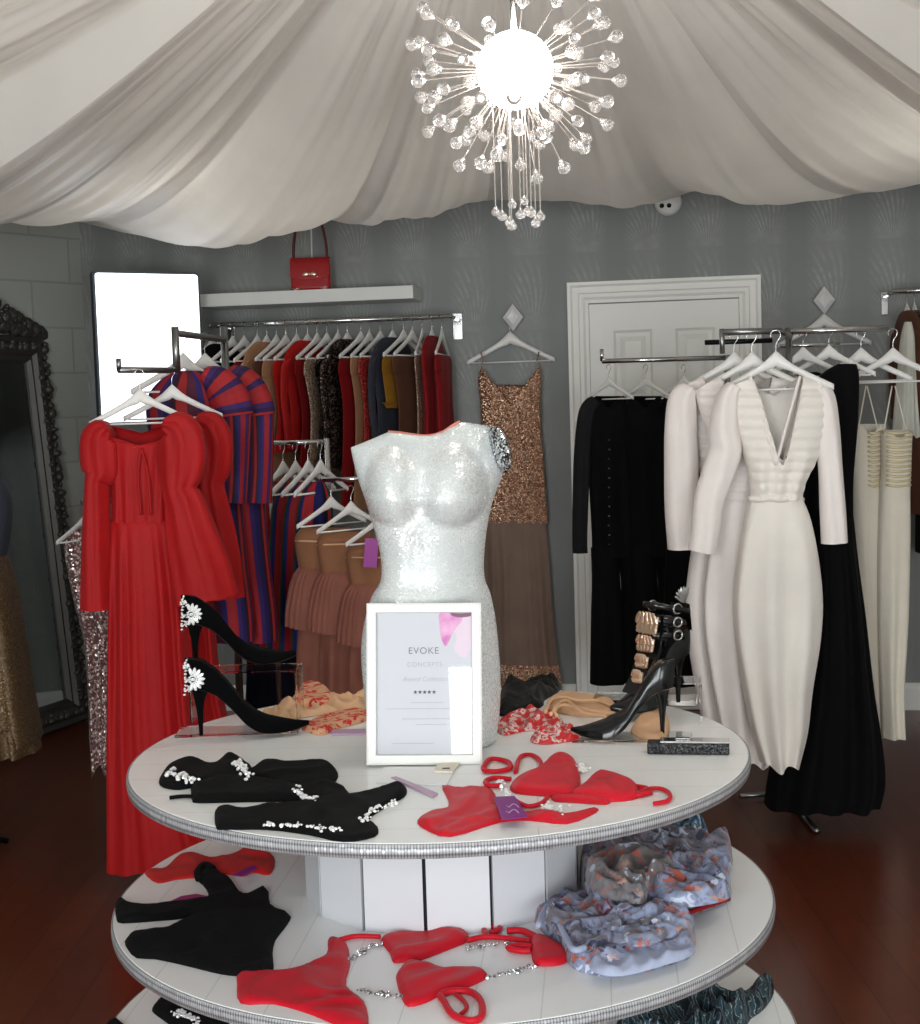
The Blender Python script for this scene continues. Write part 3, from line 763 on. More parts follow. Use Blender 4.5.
# ------------------------------------------------------------------ cloth lying flat
def pt_seg(p, a, b):
    ab = b - a; t = np.clip(((p - a) @ ab) / max(1e-12, ab @ ab), 0, 1)[:, None]
    return np.linalg.norm(p - (a + t * ab), axis=1)
def cloth_mesh(poly_px, z, thick=.006, wrinkle=.003, step=.009, seed=0, soft=.014, lift=.0, wscale=16.0, smooth_poly=3, lump=None, ridged=False):
    """closed cloth piece over an outline read off the photograph"""
    w = [PZ(x, y, z) for x, y in poly_px]
    c = [(p.x, p.y) for p in w]
    poly = np.array(catmull(c, smooth_poly, True)) if smooth_poly else np.array(c)
    # even spacing along the edge
    out = []
    for i in range(len(poly)):
        a, b = poly[i], poly[(i + 1) % len(poly)]; n = max(1, int(np.linalg.norm(b - a) / step))
        for k in range(n): out.append(a + (b - a) * k / n)
    E_ = np.array(out)
    x0, y0 = E_.min(0); x1, y1 = E_.max(0)
    g = []
    rnd = random.Random(seed)
    ny = int((y1 - y0) / step) + 1; nx = int((x1 - x0) / step) + 1
    for j in range(ny + 1):
        for i in range(nx + 1):
            g.append((x0 + (i + (.5 if j % 2 else 0)) * step + rnd.uniform(-.1, .1) * step, y0 + j * step * .9))
    g = np.array(g)
    d = np.full(len(g), 9.0)
    for i in range(len(E_)): d = np.minimum(d, pt_seg(g, E_[i], E_[(i + 1) % len(E_)]))
    g = g[d > step * .45]
    allp = [Vector((float(a), float(b))) for a, b in E_] + [Vector((float(a), float(b))) for a, b in g]
    ne = len(E_)
    vo, eo, fo, ov, oe, of = delaunay_2d_cdt(allp, [(i, (i + 1) % ne) for i in range(ne)], [], 1, 1e-6)
    P2 = np.array([(v.x, v.y) for v in vo])
    bmk = np.zeros(len(P2), bool)
    dd = np.full(len(P2), 9.0)
    for i in range(ne): dd = np.minimum(dd, pt_seg(P2, E_[i], E_[(i + 1) % ne]))
    bmk = dd < 1e-5
    top, bot = [], []; cx_, cy_ = (x0 + x1) / 2, (y0 + y1) / 2
    for (x, y), dist in zip(P2, dd):
        q = min(1.0, dist / soft); h = thick * math.sqrt(max(0, 1 - (1 - q) ** 2))
        if wrinkle:
            nz = noise.noise(Vector((x * wscale, y * wscale * .6, seed * 3.1)))
            n2 = noise.noise(Vector((x * wscale * 2.7, y * wscale * 2.1, seed * 5.7 + 9)))
            if ridged:
                x -= cx_; y -= cy_
                wx = noise.noise(Vector((x * 7, y * 7, seed + .3))); wy = noise.noise(Vector((x * 7, y * 7, seed + 40.3)))
                th_ = 1.1 * noise.noise(Vector((x * 4, y * 4, seed + 7.7))) * 2 + seed
                pa = (x * math.cos(th_) + y * math.sin(th_)) * wscale * 2.6 + 3.2 * wx
                pb = (-x * math.sin(th_ + .6) + y * math.cos(th_ + .6)) * wscale * 1.9 + 3.2 * wy + 1.7
                h += wrinkle * q * (.8 * math.cos(pa) ** 4 + .6 * math.cos(pb) ** 6 - .2 + .6 * nz)
            else: h += wrinkle * q * (nz * 1.2 + .5 * n2)
        if lump: h += lump(x, y) * q
        if wrinkle and ridged: x += cx_; y += cy_
        top.append(Vector((x, y, z + .0012 + lift * q + max(.0008, h))))
        bot.append(Vector((x, y, z + .0008)))
    n = len(P2); faces = [tuple(f) for f in fo] 
    fixed = []
    for f in faces:
        a, b_, c_ = [P2[i] for i in f[:3]]
        fixed.append(f if (b_[0] - a[0]) * (c_[1] - a[1]) - (b_[1] - a[1]) * (c_[0] - a[0]) > 0 else f[::-1])
    edge_count = {}
    for f in fixed:
        for i in range(len(f)):
            e = (f[i], f[(i + 1) % len(f)]); edge_count[e] = 1
    F2 = list(fixed) + [tuple(i + n for i in f[::-1]) for f in fixed]
    for (a, b_) in list(edge_count):
        if (b_, a) not in edge_count: F2.append((b_, a, a + n, b_ + n))
    uv = [((p[0] - x0) / (x1 - x0), (p[1] - y0) / (y1 - y0)) for p in P2]
    return top + bot, F2, uv + uv
def cloth(name, poly_px, z, mat, parent=None, **kw):
    v, f, uv = cloth_mesh(poly_px, z, **kw)
    return from_data(name, v, f, mat, parent, False, True, uv)
def cloth_thing(name, label, cat, pieces, z, mat, group=None):
    """pieces: list of (part name, outline, extra) sharing one Empty; one piece alone is the thing itself"""
    c = PZ(sum(p[0] for p in pieces[0][1]) / len(pieces[0][1]), sum(p[1] for p in pieces[0][1]) / len(pieces[0][1]), z)
    t = thing(name, label, cat, c, group)
    for nm, poly, kw in pieces:
        kw = dict(kw); mt = kw.pop('mat', mat)
        cloth(nm, poly, z, mt, t, **kw)
    return t
def cord(name, px, z, r, mat, parent, closed=False, lift=0.0, n=6):
    pts = [Vector(p) for p in catmull([tuple(PZ(x, y, z + r + .001 + lift)) for x, y in px], 5, closed)]
    if closed: pts.append(pts[0])
    return tube(name, pts, r, mat, parent, n)
def gems(name, px, z, mat, parent, n=40, spread=3.0, r=.0032, lift=.008, seed=0):
    """stones sewn along a line of pixels"""
    rnd = random.Random(seed); bm = bmesh.new(); L = catmull(px, 8)
    for k in range(n):
        i = rnd.randrange(len(L)); x, y = L[i]
        p = PZ(x + rnd.gauss(0, spread * .5), y + rnd.gauss(0, spread * .35), z + lift)
        bm_gem(bm, p, r * rnd.uniform(.5, 1.25), .75)
    return from_bm(name, bm, mat, parent)
def Z(ox, oy, s, pts): return [(ox + x / s, oy + y / s) for x, y in pts]
a7 = lambda pts: Z(100, 580, 2.875, pts)
a8 = lambda pts: Z(390, 580, 2.486, pts)

# --- top tier
t = cloth_thing('halter_bikini', 'black bikini top with crystal trim behind the black crystal briefs on the top tier', 'bikini top', [
    ('band', a7([(262, 612), (268, 590), (330, 585), (400, 575), (470, 578), (560, 598), (650, 588), (705, 602), (716, 640), (640, 650), (555, 640), (430, 640), (285, 643), (265, 635)]), dict(thick=.009, seed=1, wrinkle=.007, ridged=True, wscale=8, step=.007)),
    ('cup', a7([(172, 592), (178, 560), (215, 528), (275, 520), (325, 535), (368, 503), (412, 520), (440, 548), (420, 572), (400, 580), (330, 590), (262, 600), (215, 605)]), dict(thick=.009, seed=2, wrinkle=.007, ridged=True, wscale=8, step=.007)),
    ('cup', a7([(420, 562), (450, 538), (485, 522), (530, 530), (645, 525), (684, 558), (668, 588), (600, 600), (540, 596), (480, 580)]), dict(thick=.009, seed=3, wrinkle=.007, ridged=True, wscale=8, step=.007))], Z1, M['black'])
cord('strap', a7([(200, 626), (235, 622), (272, 622)]), Z1, .004, M['black'], t)
gems('jewel_trim', a7([(205, 552), (235, 562), (262, 575)]), Z1, M['crystal'], t, 40, 6, .0045, .020, 1)
gems('jewel_trim', a7([(390, 522), (405, 540), (430, 560)]), Z1, M['crystal'], t, 40, 6, .0045, .020, 2)
gems('jewel_trim', a7([(560, 605), (590, 620), (650, 635)]), Z1, M['crystal'], t, 40, 5, .0042, .014, 3)
t = cloth_thing('bikini_briefs', 'black high-cut briefs with crystals along both edges at the front rim of the top tier', 'briefs', [
    ('cloth_body', a7([(330, 672), (342, 658), (375, 655), (420, 665), (540, 650), (660, 642), (720, 625), (790, 606), (845, 589), (880, 600), (876, 625), (830, 650), (775, 690), (798, 712), (790, 740), (700, 755), (600, 735), (480, 720), (360, 720), (334, 715)]), dict(thick=.009, seed=4, wrinkle=.007, ridged=True, wscale=8, step=.007))], Z1, M['black'])
gems('jewel_trim', a7([(480, 702), (560, 703), (640, 712), (690, 718)]), Z1, M['crystal'], t, 56, 3, .0034, .017, 4)
gems('jewel_trim', a7([(765, 692), (780, 665), (845, 640)]), Z1, M['crystal'], t, 44, 4, .0036, .016, 5)
t = cloth_thing('bikini_briefs', 'plain red briefs with a purple swing tag at the front rim of the top tier', 'briefs', [
    ('cloth_body', a8([(130, 512), (185, 520), (235, 515), (262, 535), (270, 568), (330, 580), (380, 575), (430, 588), (508, 570), (512, 580), (440, 608), (350, 600), (270, 605), (150, 640), (85, 620), (68, 600), (100, 578), (140, 570), (145, 550)]), dict(thick=.006, seed=6, wrinkle=.006, ridged=True, wscale=13, step=.006))], Z1, M['red_lycra'])
c = a8([(258, 540), (310, 538), (343, 590), (278, 597)])
bm = bmesh.new(); pts = [PZ(x, y, Z1 + .016) for x, y in c]; lo = [bm.verts.new(p) for p in pts]; hi = [bm.verts.new(p + Vector((0, 0, .001))) for p in pts]
for i in range(4): bm.faces.new((lo[i], lo[(i + 1) % 4], hi[(i + 1) % 4], hi[i]))
bm.faces.new(hi); bm.faces.new(lo[::-1]); o = from_bm('swing_tag', bm, M['purple'], t)
for k in range(2):
    tube('tag_script', [PZ(x, y, Z1 + .0175) for x, y in a8([(288 + 8 * i, 560 + 14 * k + 5 * math.sin(i * 1.9)) for i in range(5)])], .0008, M['lilac'], o, 5)
t = cloth_thing('halter_bikini', 'red bikini top with looped ties and a red hook behind the tagged red briefs', 'bikini top', [
    ('cup', a8([(298, 516), (318, 496), (352, 482), (378, 466), (398, 446), (430, 439), (460, 452), (474, 495), (466, 534), (430, 542), (370, 538), (312, 532)]), dict(thick=.016, seed=7, wrinkle=.006, ridged=True, wscale=13, step=.006, soft=.03)),
    ('cup', a8([(448, 540), (478, 516), (500, 494), (522, 486), (566, 492), (600, 508), (618, 520), (616, 544), (560, 553), (500, 550)]), dict(thick=.016, seed=8, wrinkle=.006, ridged=True, wscale=13, step=.006, soft=.03)),
    ('band', a8([(405, 540), (470, 540), (540, 548), (538, 560), (470, 556), (410, 552)]), dict(thick=.008, seed=9))], Z1, M['red_lycra'])
cord('tie_strap', a8([(232, 470), (250, 445), (292, 452), (298, 468), (262, 476)]), Z1, .0052, M['red_lycra'], t, True)
cord('tie_strap', a8([(312, 478), (322, 442), (348, 434), (372, 448), (380, 475)]), Z1, .0045, M['red_lycra'], t)
cord('tie_strap', a8([(300, 495), (262, 492), (238, 500), (245, 511), (280, 510)]), Z1, .005, M['red_lycra'], t)
cord('tie_strap', a8([(305, 545), (340, 562), (375, 556), (392, 540)]), Z1, .0045, M['red_lycra'], t)
cord('tie_strap', a8([(610, 512), (640, 520), (612, 535), (650, 528)]), Z1, .005, M['red_lycra'], t)
cord('hanger_hook', a8([(620, 521), (668, 518), (694, 530), (692, 548), (656, 556)]), Z1, .0042, M['red_lycra'], t)
gems('jewel_trim', a8([(275, 500), (288, 520), (290, 535)]), Z1, M['crystal'], t, 30, 4, .004, .008, 7)
gems('jewel_trim', a8([(470, 462), (490, 470)]), Z1, M['crystal'], t, 30, 5, .004, .008, 8)
gems('jewel_trim', a8([(388, 560), (405, 575), (430, 572)]), Z1, M['crystal'], t, 36, 6, .004, .007, 9)

def mat_embroidery():
    m, nt, b = newmat('red_on_nude_embroidery')
    tc = node(nt, 'ShaderNodeTexCoord'); nz = node(nt, 'ShaderNodeTexNoise', Scale=34.0, Detail=3.0, Distortion=1.2); nt.links.new(tc.outputs['Object'], nz.inputs['Vector'])
    r = ramp(nt, nz.outputs['Fac'], [(0, srgb((214, 172, 134))), (.5, srgb((210, 160, 124))), (.54, srgb((196, 30, 30))), (.64, srgb((200, 30, 30))), (.66, srgb((228, 200, 176))), (1, srgb((214, 172, 134)))])
    nt.links.new(r.outputs[0], b.inputs['Base Color']); b.inputs['Roughness'].default_value = .75; return m
def mat_redsilver():
    m, nt, b = newmat('red_and_silver_beading')
    tc = node(nt, 'ShaderNodeTexCoord'); nz = node(nt, 'ShaderNodeTexNoise', Scale=60.0, Detail=2.0); nt.links.new(tc.outputs['Object'], nz.inputs['Vector'])
    r = ramp(nt, nz.outputs['Fac'], [(0, srgb((190, 26, 34))), (.5, srgb((196, 28, 36))), (.54, srgb((220, 190, 180))), (.62, srgb((190, 180, 176))), (.66, srgb((186, 26, 34)))])
    nt.links.new(r.outputs[0], b.inputs['Base Color']); b.inputs['Roughness'].default_value = .45; return m
M['embroid'] = mat_embroidery(); M['redsilver'] = mat_redsilver()
t = cloth_thing('lingerie_set', 'nude lace lingerie with red embroidery behind the toe of the black suede pump', 'lingerie', [
    ('lace_band', a7([(455, 398), (495, 372), (560, 350), (640, 345), (700, 335), (765, 330), (770, 350), (765, 385), (700, 385), (620, 392), (560, 402), (500, 410)]), dict(thick=0.006, seed=11, wrinkle=.016, ridged=True, wscale=26, step=.006, mat=M['nude_lace'])),
    ('embroidered_cup', a7([(556, 345), (578, 314), (640, 316), (672, 345), (660, 366), (600, 372), (562, 368)]), dict(thick=0.022, seed=12, wrinkle=.008, soft=.02)),
    ('embroidered_cup', a7([(580, 428), (625, 402), (700, 385), (765, 380), (768, 405), (690, 428), (640, 448), (600, 440)]), dict(thick=0.012, seed=13, wrinkle=.004))], Z1, M['embroid'])
c = a7([(665, 434), (765, 432), (765, 446), (668, 447)]); tg = card('purple_tag', '', c, M['lilac'], Z1, .003); tg.parent = t; tg.matrix_parent_inverse = Matrix.Translation(t.location).inverted(); tg.name = 'swing_tag'
tag(cloth('beaded_lingerie', a8([(262, 372), (285, 345), (350, 330), (415, 342), (432, 360), (400, 374), (330, 378), (285, 388)]), Z1, M['redsilver'], None, thick=0.008, seed=14, wrinkle=.014, ridged=True, wscale=34, step=.005), 'red and silver beaded lingerie piece beside the mannequin hip', 'lingerie')
tag(cloth('beaded_lingerie', a8([(350, 405), (362, 382), (420, 372), (470, 376), (482, 396), (440, 404), (390, 410)]), Z1, M['redsilver'], None, thick=0.008, seed=15, wrinkle=.012, ridged=True, wscale=34, step=.005), 'red and silver beaded lingerie piece below the patent toe', 'lingerie')
sl_ = tag(cloth('strappy_lingerie', a8([(388, 322), (398, 300), (440, 286), (510, 296), (558, 308), (562, 336), (500, 342), (440, 336)]), Z1, M['nude_lace'], None, thick=.014, seed=16, wrinkle=.006, wscale=15), 'gold-nude strappy bra heaped behind the pointed patent pump', 'lingerie')
for L in ([(386, 330), (400, 300), (430, 292), (470, 300), (520, 300), (562, 318)], [(400, 335), (425, 312), (470, 318), (520, 330), (560, 328)], [(415, 338), (410, 318), (440, 300), (480, 330), (540, 338)]):
    cord('strap', a8(L), Z1, .0042, M['nude_lace'], sl_, lift=.016)
tag(cloth('rosette_briefs', a8([(598, 378), (622, 348), (668, 322), (692, 345), (694, 390), (670, 404), (618, 398)]), Z1, M['nude_lace'], None, thick=.018, seed=17, wrinkle=.006, wscale=17), 'pale nude ruffled briefs under the arch of the patent pump', 'lingerie')
tag(cloth('black_lingerie', a8([(268, 335), (272, 300), (285, 268), (350, 258), (422, 262), (418, 280), (385, 300), (375, 318), (300, 338)]), Z1, M['black_satin'], None, thick=0.016, seed=18, wrinkle=.018, wscale=24, ridged=True, step=.006, soft=.02), 'black bra lying at the back of the top tier right behind the mannequin', 'lingerie')
# slim glittery case with a silver lid edge
q = [PZ(x, y, Z1) for x, y in ((646, 757.5), (729, 758.5), (731, 749), (648, 747))]
c0 = sum(q, Vector()) / 4
CL = thing('clutch_case', 'long slim black glitter case with a silver edge beside the patent pump', 'clutch case', (c0.x, c0.y, Z1))
ux = (q[1] - q[0]); Lc = ux.length; rz = math.atan2(ux.y, ux.x)
bm = bmesh.new(); bm_box(bm, (0, 0, .012), (Lc, .036, .0225), None, .003); o = from_bm('case_body', bm, sequin('black_glitter', (10, 11, 12), (90, 95, 98), 420, .2, .4, .85, .4), CL, True)
o2 = from_bm('silver_lid', bm_box(bmesh.new(), (Lc * .08, 0, .0255), (Lc * .84, .034, .004), None, .001), M['chrome'], CL, True)
o3 = from_bm('clasp', bm_box(bmesh.new(), (-.01, .004, .029), (.03, .012, .003), None, .001), M['chrome'], o2, True)
CL.rotation_euler.z = rz

# --- middle tier
z4 = lambda pts: Z(90, 850, 4.6, pts)
zl = lambda pts: Z(90, 830, 2.556, pts)
zr = lambda pts: Z(340, 920, 3.833, pts)
zh = lambda pts: Z(420, 800, 2.42, pts)
t = cloth_thing('bodysuit', 'plain black cut-out swimsuit spread over the edge of the middle tier', 'swimsuit', [
    ('cloth_body', z4([(115, 268), (118, 245), (138, 230), (165, 236), (215, 262), (340, 252), (450, 243), (525, 240), (545, 205), (520, 165), (492, 140), (490, 100), (510, 68), (540, 60), (578, 88), (610, 120), (650, 140), (680, 185), (720, 215), (790, 185), (822, 196), (830, 262), (915, 300), (920, 325), (890, 370), (852, 420), (840, 480), (845, 540), (825, 572), (720, 582), (640, 580), (560, 565), (440, 535), (300, 505), (215, 500), (175, 462), (160, 425), (188, 397), (250, 390), (335, 390), (400, 355), (460, 318), (380, 324), (300, 330), (150, 340), (122, 322)]), dict(thick=0.01, seed=21, wrinkle=.007, ridged=True, wscale=8, smooth_poly=2))], Z2, M['black'])
cord('neck_strap', z4([(500, 130), (498, 95), (530, 70), (565, 90)]), Z2, .009, M['black'], t)
t = cloth_thing('bikini_briefs', 'orange-red briefs at the back edge of the middle tier behind the black swimsuit', 'briefs', [
    ('cloth_body', z4([(252, 110), (290, 92), (345, 85), (405, 34), (480, 18), (560, 38), (640, 28), (720, 5), (830, 20), (850, 70), (822, 118), (750, 106), (700, 125), (600, 112), (480, 130), (390, 140), (310, 155)]), dict(thick=0.006, seed=22, wrinkle=.006, ridged=True, wscale=13, step=.006))], Z2, M['red_bright'])
tg = card('swing_tag', '', z4([(655, 118), (750, 72), (770, 88), (695, 124)]), M['purple'], Z2 + .016, .0012); tg.parent = t; tg.matrix_parent_inverse = Matrix.Translation(t.location).inverted()
tag(card('swing_tag', '', z4([(345, 250), (420, 215), (490, 205), (540, 215), (500, 240), (400, 255)]), M['magenta'], Z2, .0012), 'magenta swing tag poking out behind the black swimsuit', 'tag')
t = cloth_thing('bikini_briefs', 'red briefs with a long leg strip at the front rim of the middle tier', 'briefs', [
    ('cloth_body', zl([(376, 395), (380, 370), (430, 362), (500, 362), (560, 342), (605, 318), (608, 285), (622, 274), (655, 292), (665, 345), (655, 400), (700, 440), (712, 500), (690, 512), (640, 505), (560, 472), (470, 447), (385, 445)]), dict(thick=0.006, seed=23, wrinkle=.006, ridged=True, wscale=13, step=.006))], Z2, M['red_lycra'])
t = cloth_thing('halter_bikini', 'red bikini top with looped ties and silver chains on the middle tier', 'bikini top', [
    ('cup', zr([(155, 80), (200, 62), (300, 55), (465, 46), (490, 60), (490, 85), (420, 115), (300, 160), (245, 165), (205, 165), (190, 130)]), dict(thick=0.012, seed=24, wrinkle=.006, ridged=True, wscale=13, step=.006, soft=.025)),
    ('cup', zr([(230, 192), (262, 165), (340, 176), (400, 195), (520, 190), (565, 212), (548, 235), (480, 265), (390, 290), (330, 320), (262, 335), (235, 300), (217, 240), (216, 215)]), dict(thick=0.012, seed=25, wrinkle=.006, ridged=True, wscale=13, step=.006, soft=.025)),
    ('tie_panel', zr([(728, 85), (760, 70), (830, 100), (880, 140), (860, 170), (800, 180), (745, 172), (732, 125)]), dict(thick=0.014, seed=26, wrinkle=.006))], Z2, M['red_lycra'])
cord('tie_strap', zr([(0, 76), (60, 62), (155, 64)]), Z2, .005, M['red_lycra'], t)
cord('tie_strap', zr([(385, 288), (430, 272), (500, 276), (542, 315), (540, 372), (492, 385), (430, 360), (398, 310)]), Z2, .0062, M['red_lycra'], t, True)
cord('tie_strap', zr([(440, 282), (478, 315), (484, 340), (462, 362)]), Z2, .004, M['red_lycra'], t)
cord('tie_strap', zr([(488, 78), (560, 64), (640, 70), (730, 82)]), Z2, .0055, M['red_lycra'], t)
cord('tie_strap', zr([(560, 62), (552, 36), (585, 26), (612, 30), (602, 42), (575, 48)]), Z2, .0055, M['red_lycra'], t)
cord('tie_strap', zr([(640, 42), (700, 42), (770, 76)]), Z2, .007, M['red_lycra'], t)
cord('tie_strap', zr([(730, 118), (690, 118), (645, 106), (690, 98), (735, 102)]), Z2, .006, M['red_lycra'], t)
for i, (px, n) in enumerate(((zr([(30, 158), (80, 122), (150, 92)]), 60), (zr([(75, 268), (150, 282), (240, 290)]), 60), (zr([(490, 105), (560, 96), (640, 86)]), 50), (zr([(565, 220), (650, 200), (740, 176)]), 60))):
    gems('silver_chain', px, Z2, M['silver'], t, n, 2.6, .0036, .004, 30 + i)

def mat_floral(nm='blue_floral_print', cs=((84, 80, 90), (112, 116, 140), (140, 152, 182), (92, 84, 90))):
    m, nt, b = newmat(nm)
    tc = node(nt, 'ShaderNodeTexCoord'); nz = node(nt, 'ShaderNodeTexNoise', Scale=19.0, Detail=5.0, Distortion=1.4); nt.links.new(tc.outputs['Object'], nz.inputs['Vector'])
    base = ramp(nt, nz.outputs['Fac'], [(.30, srgb(cs[0])), (.45, srgb(cs[1])), (.56, srgb(cs[2])), (.68, srgb(cs[3]))])
    v = node(nt, 'ShaderNodeTexVoronoi', Scale=22.0); nt.links.new(tc.outputs['Object'], v.inputs['Vector'])
    n2 = node(nt, 'ShaderNodeTexNoise', Scale=90.0, Detail=2.0); nt.links.new(tc.outputs['Object'], n2.inputs['Vector'])
    n3 = node(nt, 'ShaderNodeTexNoise', Scale=24.0, Detail=5.0, Distortion=2.2); nt.links.new(tc.outputs['Object'], n3.inputs['Vector'])
    mk = ramp(nt, n3.outputs['Fac'], [(.53, (0, 0, 0, 1)), (.58, (1, 1, 1, 1))])
    sep = node(nt, 'ShaderNodeSeparateColor'); nt.links.new(v.outputs['Color'], sep.inputs[0])
    fc = ramp(nt, sep.outputs[0], [(0, srgb((168, 88, 74))), (.22, srgb((104, 34, 48))), (.42, srgb((52, 56, 80))), (.66, srgb((176, 138, 124))), (.8, srgb((188, 198, 218)))], 'CONSTANT')
    mx = node(nt, 'ShaderNodeMix', data_type='RGBA'); nt.links.new(mk.outputs[0], mx.inputs[0]); nt.links.new(base.outputs[0], mx.inputs[6]); nt.links.new(fc.outputs[0], mx.inputs[7])
    nt.links.new(mx.outputs[2], b.inputs['Base Color']); b.inputs['Roughness'].default_value = .5; b.inputs['Sheen Weight'].default_value = .2; return m
def mat_teal(name, cols, sc=26.0):
    m, nt, b = newmat(name)
    tc = node(nt, 'ShaderNodeTexCoord'); w = node(nt, 'ShaderNodeTexWave', Scale=sc, Distortion=9.0, Detail=3.0); w.inputs['Detail Scale'].default_value = 1.6; nt.links.new(tc.outputs['Object'], w.inputs['Vector'])
    r = ramp(nt, w.outputs['Fac'], cols); nt.links.new(r.outputs[0], b.inputs['Base Color']); b.inputs['Roughness'].default_value = .5; return m
M['floral'] = mat_floral()
M['floral_grey'] = mat_floral('grey_mauve_floral_print', [(88, 80, 82), (110, 106, 118), (132, 142, 170), (82, 74, 78)])
M['floral_brown'] = mat_floral('brown_grey_floral_print', [(92, 86, 86), (104, 98, 98), (120, 118, 124), (78, 72, 74)])
M['teal'] = mat_teal('teal_print', [(0, srgb((14, 26, 40))), (.35, srgb((34, 92, 124))), (.6, srgb((92, 150, 180))), (.8, srgb((30, 60, 86))), (1, srgb((210, 220, 226)))], 14)
M['zebra'] = mat_teal('teal_zebra_print', [(0, srgb((10, 18, 24))), (.40, srgb((22, 50, 62))), (.5, srgb((58, 92, 104))), (.62, srgb((170, 182, 184))), (.72, srgb((20, 30, 36))), (1, srgb((30, 62, 76)))], 16)
M['lilac_lining'] = fabric('pale_blue_lining', (158, 166, 190), .6, .2)
LAY = dict(seed=0, ridged=True, step=.0048, soft=.012)
def heap(label, layers, c):
    t = thing('floral_dress', label, 'folded dress', c)
    for i, (nm, poly, z0, th_, wr, ws, mt) in enumerate(layers):
        cloth(nm, zh(poly), Z2 + z0, mt, t, thick=th_, wrinkle=wr * .75, wscale=ws * 1.7, **dict(LAY, seed=60 + i * 3 + len(label)))
    return t
FL, LI, GR = M['floral'], M['lilac_lining'], M['floral_grey']
t = heap('crumpled blue floral dress with pale lining nearest the rim of the middle tier', [
    ('cloth_body', [(278, 300), (290, 268), (318, 256), (390, 240), (450, 250), (540, 262), (640, 262), (664, 300), (662, 372), (600, 402), (480, 430), (400, 420), (360, 400), (338, 360)], 0, .030, .022, 14, FL),
    ('lining_fold', [(410, 400), (440, 378), (540, 356), (640, 340), (662, 352), (658, 378), (590, 402), (490, 428), (425, 420)], .020, .009, .010, 18, LI),
    ('cloth_fold', [(300, 292), (330, 262), (400, 250), (480, 268), (520, 300), (490, 340), (430, 368), (380, 352), (340, 330)], .030, .018, .020, 16, GR),
    ('cloth_fold', [(460, 300), (540, 275), (630, 268), (660, 300), (640, 330), (560, 345), (480, 352), (430, 345)], .034, .016, .018, 18, FL),
    ('rolled_edge', [(490, 330), (520, 303), (560, 294), (592, 308), (600, 330), (560, 352), (515, 356)], .046, .010, .012, 22, GR)], PZ(610, 950, Z2))
cord('binding', zh([(285, 305), (308, 258), (330, 285), (352, 330), (372, 362), (400, 356)]), Z2, .006, LI, t, lift=.036)
t = heap('bundled blue floral dress lying on top of the pile on the middle tier', [
    ('cloth_body', [(388, 205), (395, 162), (440, 128), (520, 122), (600, 128), (690, 140), (742, 130), (757, 150), (748, 185), (752, 240), (700, 265), (640, 285), (560, 300), (480, 298), (420, 262)], .004, .060, .020, 13, GR),
    ('cloth_fold', [(560, 205), (600, 170), (680, 150), (742, 134), (756, 155), (745, 200), (750, 238), (690, 256), (620, 262), (575, 250)], .050, .020, .022, 16, FL),
    ('cloth_fold', [(400, 190), (415, 158), (470, 140), (560, 148), (620, 165), (600, 195), (555, 215), (545, 250), (500, 250), (430, 232)], .066, .020, .026, 15, M['floral_brown']),
    ('cloth_fold', [(398, 200), (440, 215), (500, 250), (560, 262), (600, 250), (620, 268), (560, 298), (480, 296), (425, 264)], .046, .016, .018, 18, FL)], PZ(640, 905, Z2))
cord('binding', zh([(560, 296), (640, 275), (700, 255), (748, 238)]), Z2, .005, M['red_dark'], t, lift=.03)
tag(cloth('teal_dress', zh([(420, 118), (450, 98), (540, 92), (600, 70), (640, 52), (680, 68), (702, 105), (690, 132), (640, 140), (560, 128), (470, 128)]), Z2, M['teal'], None, thick=0.05, seed=44, wrinkle=.03, wscale=16, ridged=True, step=.006, soft=.03), 'teal patterned dress pushed to the back of the middle tier pile', 'folded dress')
# --- bottom tier
tag(cloth('zebra_scarf', zh([(470, 560), (500, 535), (560, 520), (640, 482), (700, 488), (765, 486), (810, 462), (848, 434), (856, 470), (830, 510), (800, 532), (782, 562), (740, 600), (600, 620), (490, 600)]), Z3, M['zebra'], None, thick=0.03, seed=45, wrinkle=.03, wscale=16, ridged=True, step=.006, soft=.03), 'dark teal zebra print garment on the bottom tier', 'folded dress')
t = cloth_thing('halter_bikini', 'black crystal-trimmed bikini on the bottom tier under the red briefs', 'bikini top', [
    ('cloth_body', z4([(285, 742), (305, 712), (335, 690), (400, 710), (480, 735), (560, 770), (640, 800), (560, 840), (400, 820), (330, 780)]), dict(thick=0.015, seed=46, wrinkle=.006))], Z3, M['black'])
gems('jewel_trim', z4([(400, 745), (440, 760), (500, 790)]), Z3, M['crystal'], t, 50, 7, .0045, .017, 46)
tag(cloth('black_briefs', z4([(60, 830), (90, 792), (112, 778), (150, 800), (175, 830), (120, 850)]), Z3, M['black'], None, thick=0.012, seed=47, wrinkle=.004), 'black briefs at the rim of the bottom tier, nearest the red gown', 'briefs')
